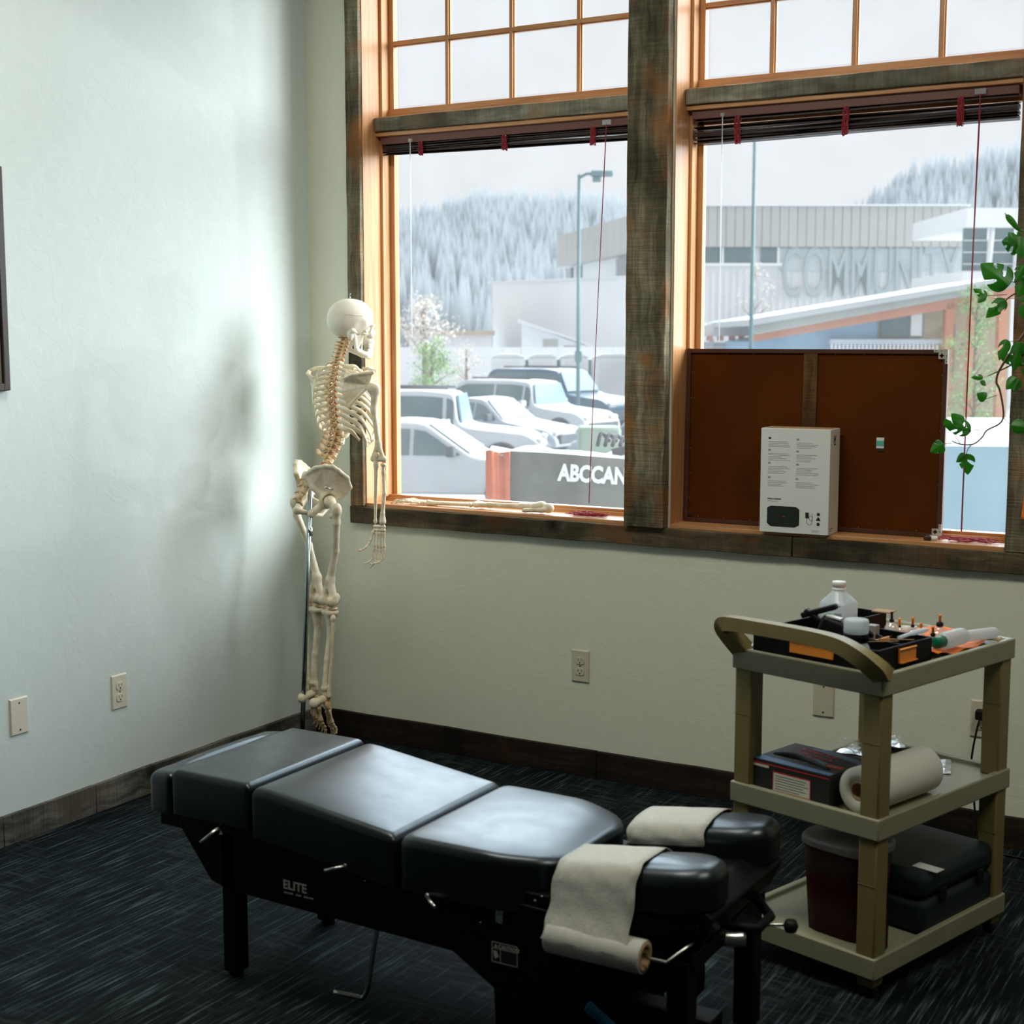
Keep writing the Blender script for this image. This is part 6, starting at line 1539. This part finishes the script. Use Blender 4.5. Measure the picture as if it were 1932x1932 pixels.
# lamp posts
def lamp(px, py_top, D, label, arm, lean=0):
    b = onground(px, D); h_ = float(far(px, py_top, D).z) - GZ; r = empty('street_lamp', b, IMR, label, 'street lamp')
    mt = plain('teal_grey_pole', (.10, .20, .22), .5)
    MB().tube([(0, 0, .0), (0, 0, h_)], [.065, .045], 10).obj('pole', mt, r)
    MB().lathe([(.22, 0), (.22, .5), (.14, .6)], n=14).obj('base', M['asph'], r)
    if arm: MB().tube([(0, 0, h_ - .1), (arm * .5, 0, h_ + .02), (arm, 0, h_ + .02)], .045, 8).obj('arm', mt, r); MB().box(arm - .1, arm + .55, -.16, .16, h_ - .06, h_ + .10).box(arm - .05, arm + .2, -.1, .1, h_ - .22, h_ - .06).obj('lamp_head', mt, r, bevel=.03)
    MB().box(-.10, .10, -.12, .12, 2.2, 2.5).obj('junction_box', mt, r)
lamp(1091, 333, 44, 'slim teal street lamp with its head bent right, in the left window', .45)
lamp(1417, 236, 40, 'teal street lamp post crossing the right window', 0)
# community building: grey siding band above, pale wall with faded lettering below
D0 = 77.0
cb_ = empty('community_building', onground(1250, D0), IMR, 'long grey and white building with COMMUNITY in faded letters', 'building')
def bz(py, D=D0): return float(far(1300, py, D).z) - GZ
def bxx(px, D=D0): return (px - 1250) / FPX * D
def bbox(name, px0, px1, y0, y1, pt, pb, mat, par=cb_, **k): return MB().box(bxx(px0), bxx(px1), y0, y1, bz(pb), bz(pt)).obj(name, mat, par, **k)
pan = []
n_ = 34; xa, xb = bxx(1248), bxx(1812)
me_ = None
for i in range(n_):
    w_ = (xb - xa) / n_
    if me_ is None:
        me_ = MB().box(.02, w_ - .02, 0, .10, 0, bz(393) - bz(468)).box(-.0, .02, .04, .10, 0, bz(393) - bz(468)).mesh('siding_panel')
    o = link('siding_panel', me_, M['siding'], cb_); o.location = (xa + i * w_, -.5, bz(468))
bbox('wall', 1250, 1812, -.2, 14, 468, 700, M['pale'])
bbox('parapet', 1248, 1812, -.35, 14, 393, 467, M['siding'])
bbox('coping', 1244, 1816, -.65, -.1, 390, 393, M['bwhite'])
for a, b in ((1262, 1357), (1363, 1412), (1430, 1461)):
    f = bbox('window', a, b, -.32, -.2, 466, 498, M['wing']); MB().box(bxx(b), bxx(b + 4), -.36, -.2, bz(500), bz(466)).obj('frame', M['bwhite'], f)
bbox('window_ledge', 1250, 1470, -.42, -.2, 498, 503, M['bwhite'])
bbox('sign_panel', 1465, 1806, -.30, -.2, 470, 512, plain('grey_green_panel', (.50, .55, .56), .8))
me_ = None
for i in range(44):
    w_ = (bxx(1806) - bxx(1252)) / 44
    if me_ is None: me_ = MB().box(0, .07, -.27, -.2, 0, bz(512) - bz(640)).mesh('batten')
    o = link('batten', me_, M['pale'], cb_); o.location = (bxx(1252) + i * w_, .02, bz(640))
L_ = link('lettering', text_mesh('COMMUNITY', 3.05, .03, .02), M['text'], cb_); L_.rotation_euler = (PI / 2, 0, 0)
wd_ = max(v.co.x for v in L_.data.vertices); L_.location = (bxx(1470), -.36, bz(560)); L_.scale = ((bxx(1802) - bxx(1470)) / wd_, 1.22, 1)
# its left face, running away
A0 = Vector((0, 0)); cl_ = onground(1250, D0); far_ = onground(1058, 99); dv = far_ - cl_; wl = Vector((dv.x, dv.y, 0)); Ln = wl.length; aw = math.atan2(wl.y, wl.x)
lf = sub('left_wing', cb_, Matrix.Rotation(-IMR, 3, 'Z') @ (cl_ - Vector(cb_.location)), (0, 0, aw - IMR))
zt_, zb_ = bz(393), bz(468)
me_ = MB().box(.02, Ln / 16 - .02, .0, .12, 0, zt_ - zb_).mesh('siding_panel')
for i in range(16): o = link('siding_panel', me_, M['siding'], lf); o.location = (i * Ln / 16, .2, zb_)
MB().box(0, Ln, -10, .19, zb_, zt_).obj('parapet', M['siding'], lf)
MB().box(1, Ln - 2, -9, -.3, 0, zb_).obj('wall', M['bwhite'], lf)
for a, b in ((.18, .42), (.80, .84), (.90, .92)): MB().box(Ln * a, Ln * b, -.3, -.12, zb_ - 1.5, zb_ - .1).obj('window', M['wing'], lf)
# white lower wing
w1_, w2_ = onground(930, 84), onground(1185, 76); dv = w2_ - w1_; wi = empty('white_hall', w1_, math.atan2(dv.y, dv.x), 'plain white hall before the ridge in the left window', 'building')
MB().box(0, dv.length, 0, 3, 0, float(far(1000, 532, 81).z) - GZ).obj('wall', M['bwhite'], wi); MB().box(-.2, dv.length + .2, -.2, 6.2, float(far(1000, 532, 81).z) - GZ, float(far(1000, 528, 81).z) - GZ).obj('roof_edge', M['pale'], wi)
# lean-to with sloped roof
w1_ = onground(985, 70); lt_ = empty('lean_to', w1_, IMR, 'small white shed with a roof sloping down to the right', 'shed')
def lz(py): return float(far(1000, py, 70).z) - GZ
MB().prism([(0, 0), (3.1, 0), (3.1, lz(655)), (0, lz(608))], 0, 3, 'y').obj('wall', M['bwhite'], lt_)
MB().prism([(-.2, lz(608)), (3.4, lz(655)), (3.4, lz(651)), (-.2, lz(602))], -.3, 3.2, 'y').obj('roof', M['pale'], lt_)
MB().box(1.0, 1.7, -.05, 0, lz(665), lz(640)).box(2.0, 2.7, -.05, 0, lz(672), lz(652)).obj('window', M['siding'], lt_)
# low brown roofed block and white wall left
w1_ = onground(772, 78); lo_ = empty('low_building', w1_, IMR, 'low white building with a thin brown roof edge at left', 'building')
def qz(py): return float(far(800, py, 78).z) - GZ
MB().box(0, 4.4, 0, 5, 0, qz(632)).obj('wall', M['bwhite'], lo_); MB().box(-.1, 4.5, -.3, 5, qz(632), qz(624)).obj('roof_edge', M['rust'] if False else plain('tan_roof_edge', (.52, .40, .30), .8), lo_)
w1_ = onground(742, 60); fe = empty('white_fence', w1_, IMR, 'white board fence across the back of the car park', 'fence')
for i in range(14): MB().box(i * .75, i * .75 + .73, 0, .06, 0, float(far(800, 655, 60).z) - GZ).obj('board', M['bwhite'], fe)
# portable cabins in a row
for i, (a, b) in enumerate(((927, 990), (998, 1050), (1058, 1110), (1120, 1190))):
    p = onground(a, 56); t = empty('portable_cabin', p, IMR, ('leftmost of', 'second from the left of', 'third from the left of', 'rightmost of')[i] + ' the four pale cabins behind the dark SUV', 'cabin', 'row of portable cabins')
    w_ = (b - a) / FPX * 56; z_ = float(far(a, 674, 56).z) - GZ
    MB().box(0, w_, 0, 1.2, 0, z_).obj('cabin_wall', M['bwhite'], t, bevel=.03); MB().prism([(-.04, z_), (w_ + .04, z_), (w_ * .75, z_ + .12), (w_ * .25, z_ + .12)], -.04, 1.24, 'y').obj('roof', M['pale'], t)
    MB().box(w_ * .15, w_ * .85, -.04, 0, .15, z_ - .15).obj('door', M['pale'], t); MB().box(w_ + .02, w_ + .14, .1, .3, 0, z_ - .1).obj('vent_pipe', M['wing'], t)
# blue building with mono pitch roof and rust timbers
DB = 46.0
p = onground(1400, DB); bb = empty('blue_building', p, IMR, 'blue building with a sloping grey roof and rust red beams', 'building')
def X_(px): return (px - 1400) / FPX * DB
def Z_(py): return float(far(1600, py, DB).z) - GZ
def slab(name, pts, y0, y1, mat, par=bb): return MB().prism([(X_(a), Z_(b)) for a, b in pts], y0, y1, 'y').obj(name, mat, par)
slab('roof', [(1396, 604), (1905, 520), (1905, 530), (1396, 616)], -1.6, 8, plain('pale_roof', (.50, .52, .53), .5))
slab('fascia', [(1400, 616), (1905, 530), (1905, 541), (1402, 632)], -1.4, -1.25, M['fascia'])
slab('rust_beam', [(1404, 634), (1905, 542), (1905, 562), (1410, 645)], -.9, -.6, M['rust'])
slab('wall', [(1420, 645), (1655, 600), (1655, 800), (1420, 800)], 0, 6, M['bluew'])
slab('brown_wall', [(1655, 600), (1905, 562), (1905, 800), (1655, 800)], .02, 6, M['brownw'])
wf = slab('window', [(1660, 597), (1740, 585), (1740, 636), (1660, 636)], -.10, .02, M['wing'])
slab('curtain', [(1716, 590), (1737, 587), (1737, 634), (1716, 634)], -.12, -.101, M['bwhite'], wf)
slab('ledge', [(1560, 640), (1768, 640), (1768, 649), (1560, 649)], -.5, 0, plain('pale_blue_trim', (.55, .62, .70), .6))
for i in range(28): slab('rail_bar', [(1562 + i * 7.3, 649), (1566 + i * 7.3, 649), (1566 + i * 7.3, 700), (1562 + i * 7.3, 700)], -.45, -.40, M['bwhite'])
slab('post', [(1767, 575), (1783, 572), (1783, 800), (1767, 800)], -.9, -.6, M['rust'])
slab('door', [(1784, 612), (1800, 612), (1800, 720), (1784, 720)], -.05, .02, M['wing'])
slab('post', [(1858, 562), (1874, 560), (1874, 800), (1858, 800)], -1.3, -1.0, M['rust']); slab('post', [(1806, 570), (1820, 568), (1820, 800), (1806, 800)], -1.2, -.9, M['rust'])
p = onground(1290, 52); lr = empty('low_roof_building', p, IMR, 'low white roof with brown rafter tails left of the blue building', 'building')
def X2(px): return (px - 1290) / FPX * 52
def Z2(py): return float(far(1350, py, 52).z) - GZ
MB().prism([(X2(1285), Z2(634)), (X2(1420), Z2(634)), (X2(1420), Z2(602)), (X2(1285), Z2(618))], 0, 6, 'y').obj('roof', M['bwhite'], lr)
MB().box(X2(1285), X2(1420), .4, 6, 0, Z2(646)).obj('wall', M['pale'], lr)
for a in (1318, 1336, 1356, 1378, 1396): MB().box(X2(a), X2(a + 7), -.3, .4, Z2(643), Z2(634)).obj('rafter_tail', M['rust'], lr)
MB().box(X2(1340), X2(1348), .1, .35, 0, Z2(640)).obj('post', M['rim'], lr)
# glazed building at the far right
p = onground(1812, 62); gl_ = empty('glass_building', p, IMR, 'white topped building with dark windows at the far right', 'building')
def X3(px): return (px - 1812) / FPX * 62
def Z3(py): return float(far(1850, py, 62).z) - GZ
MB().box(0, X3(2010), 0, 8, 0, Z3(512)).obj('wall', M['bwhite'], gl_); MB().box(0, X3(2010), -.3, 8, Z3(432), Z3(396)).obj('parapet', M['bwhite'], gl_)
for k in range(4): MB().box(X3(1812 + k * 50), X3(1856 + k * 50), .05, .2, Z3(512), Z3(432)).obj('window', M['wing'], gl_); MB().tube([(X3(1858 + k * 50), -.1, Z3(512)), (X3(1863 + k * 50), -.1, Z3(432))], .12, 8).obj('strut', M['bwhite'], gl_)
for k in range(3): MB().box(0, X3(2010), -.02, .04, Z3(500 - k * 22), Z3(498 - k * 22)).obj('blind_slat', M['pale'], gl_)

# trees
def tree(px, py0, py1, D, wpx, label, mat, n, leafs, seed, trunk=True, cat='tree'):
    random.seed(seed); b = onground(px, D); z1 = float(far(px, py0, D).z) - GZ; z0 = float(far(px, py1, D).z) - GZ; r = wpx / 2 / FPX * D
    t = empty('tree', b, 0, label, cat); m = MB(); m.tube(smooth_path([(0, 0, 0), (.05 * r, 0, z0), (-.05 * r, .02, (z0 + z1) / 2), (0, 0, z1 * .95)], 4), [.10 * r] * 4 + [.07 * r] * 4 + [.04 * r] * 4 + [.02 * r], 7)
    cl = []
    for k in range(n):
        h_ = random.random(); rr = r * (.45 + .55 * math.sin(PI * min(1, .15 + h_ * .9))); q = random.uniform(0, 6.28); d = rr * random.random() ** .5
        c = Vector((d * math.cos(q), d * math.sin(q), z0 + (z1 - z0) * h_)); cl.append(c)
        if k % 3 == 0: m.tube([(0, 0, max(z0 * .8, c.z - r * .6)), c], [.03 * r, .01 * r], 5)
    m.obj('trunk', M['bark'], t); f = MB()
    for c in cl:
        for _ in range(leafs):
            p_ = c + Vector((random.gauss(0, 1), random.gauss(0, 1), random.gauss(0, 1))) * r * .16; s = r * random.uniform(.03, .07)
            u = Vector((random.gauss(0, 1), random.gauss(0, 1), random.gauss(0, 1))).normalized(); v = u.cross(Vector((random.gauss(0, 1), random.gauss(0, 1), random.gauss(0, 1)))).normalized()
            f.add([p_ - u * s, p_ + v * s * .6, p_ + u * s, p_ - v * s * .6], [(0, 1, 2, 3)])
    o = f.obj('foliage', mat, t); o['kind'] = 'stuff'
tree(815, 640, 745, 38, 88, 'small green tree beside the white cars at the left window edge', M['treeg'], 46, 46, 1)
tree(800, 570, 650, 58, 120, 'pale blossoming tree behind the small green tree', M['treep'], 40, 30, 2)
tree(880, 650, 740, 44, 70, 'pale leafy bush between small green tree and dark SUV', M['treep'], 26, 30, 3)
tree(1842, 545, 800, 30, 110, 'tall light green tree in the right part of the right window', M['treeg'], 70, 34, 4)
tree(1790, 640, 790, 33, 60, 'green young tree just right of the brown board', M['treeg'], 30, 30, 5)
tree(1420, 470, 640, 62, 80, 'thin pale tree before the community building', M['treep'], 22, 22, 6)
# the ridge: terrain strip with joined conifers
rm, rnt, rb2 = newmat('haze_toned_ridge'); rv = coords(rnt)
rr_ = ramp(rnt, [(.35, (.68, .71, .73)), (.65, (.74, .76, .77))]); rnt.links.new(noise(rnt, rv, .02, 5), rr_.inputs[0]); rnt.links.new(rr_.outputs[0], rb2.inputs['Base Color']); rb2.inputs['Roughness'].default_value = 1  # distance haze is put into the pale slope colour and its transparency
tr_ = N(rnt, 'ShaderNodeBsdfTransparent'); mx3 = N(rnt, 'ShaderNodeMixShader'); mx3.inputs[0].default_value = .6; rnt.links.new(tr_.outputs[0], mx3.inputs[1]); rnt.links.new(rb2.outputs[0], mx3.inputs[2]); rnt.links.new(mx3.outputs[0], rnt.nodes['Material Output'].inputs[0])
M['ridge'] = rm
M['conif'] = clear_mat('haze_toned_conifer', (.68, .71, .73), .50, 1, 0)  # conifers paled and half transparent in place of real haze
def ridge(pxs, pys, D1, D2, name, label, ntree, seed, hp_t):
    random.seed(seed); vs = []; fs = []; nj = 12; n = 60; root = empty(name, (0, 0, 0), 0); tag(root, kind='structure')
    def top(px): return float(np.interp(px, pxs, pys))
    def P_(u, v):
        px = pxs[0] + (pxs[-1] - pxs[0]) * u; D = D1 + (D2 - D1) * v
        z0, z1 = GZ, float(far(px, top(px), D2).z); p = far(px, 638, D); zz_ = z0 + (z1 - z0) * (v ** 1.15) + 3 * math.sin(u * 40 + v * 9) * v * (1 - v)
        return Vector((p.x, p.y, zz_))
    for i in range(n + 1):
        for j in range(nj + 1): vs.append(P_(i / n, j / nj))
    for i in range(n):
        for j in range(nj): k = i * (nj + 1) + j; fs.append((k, k + 1, k + nj + 2, k + nj + 1))
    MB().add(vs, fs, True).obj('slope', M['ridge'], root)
    m = MB()
    for _ in range(ntree):
        u, v = random.random(), random.random() ** .7; p = P_(u, v); h_ = hp_t * random.uniform(.6, 1.3); r = h_ * .17
        b = [(p.x + r * math.cos(q), p.y + r * math.sin(q), p.z - .5) for q in (0, 1.26, 2.51, 3.77, 5.03)]
        m.add(b + [(p.x, p.y, p.z + h_)], [(i, (i + 1) % 5, 5) for i in range(5)])
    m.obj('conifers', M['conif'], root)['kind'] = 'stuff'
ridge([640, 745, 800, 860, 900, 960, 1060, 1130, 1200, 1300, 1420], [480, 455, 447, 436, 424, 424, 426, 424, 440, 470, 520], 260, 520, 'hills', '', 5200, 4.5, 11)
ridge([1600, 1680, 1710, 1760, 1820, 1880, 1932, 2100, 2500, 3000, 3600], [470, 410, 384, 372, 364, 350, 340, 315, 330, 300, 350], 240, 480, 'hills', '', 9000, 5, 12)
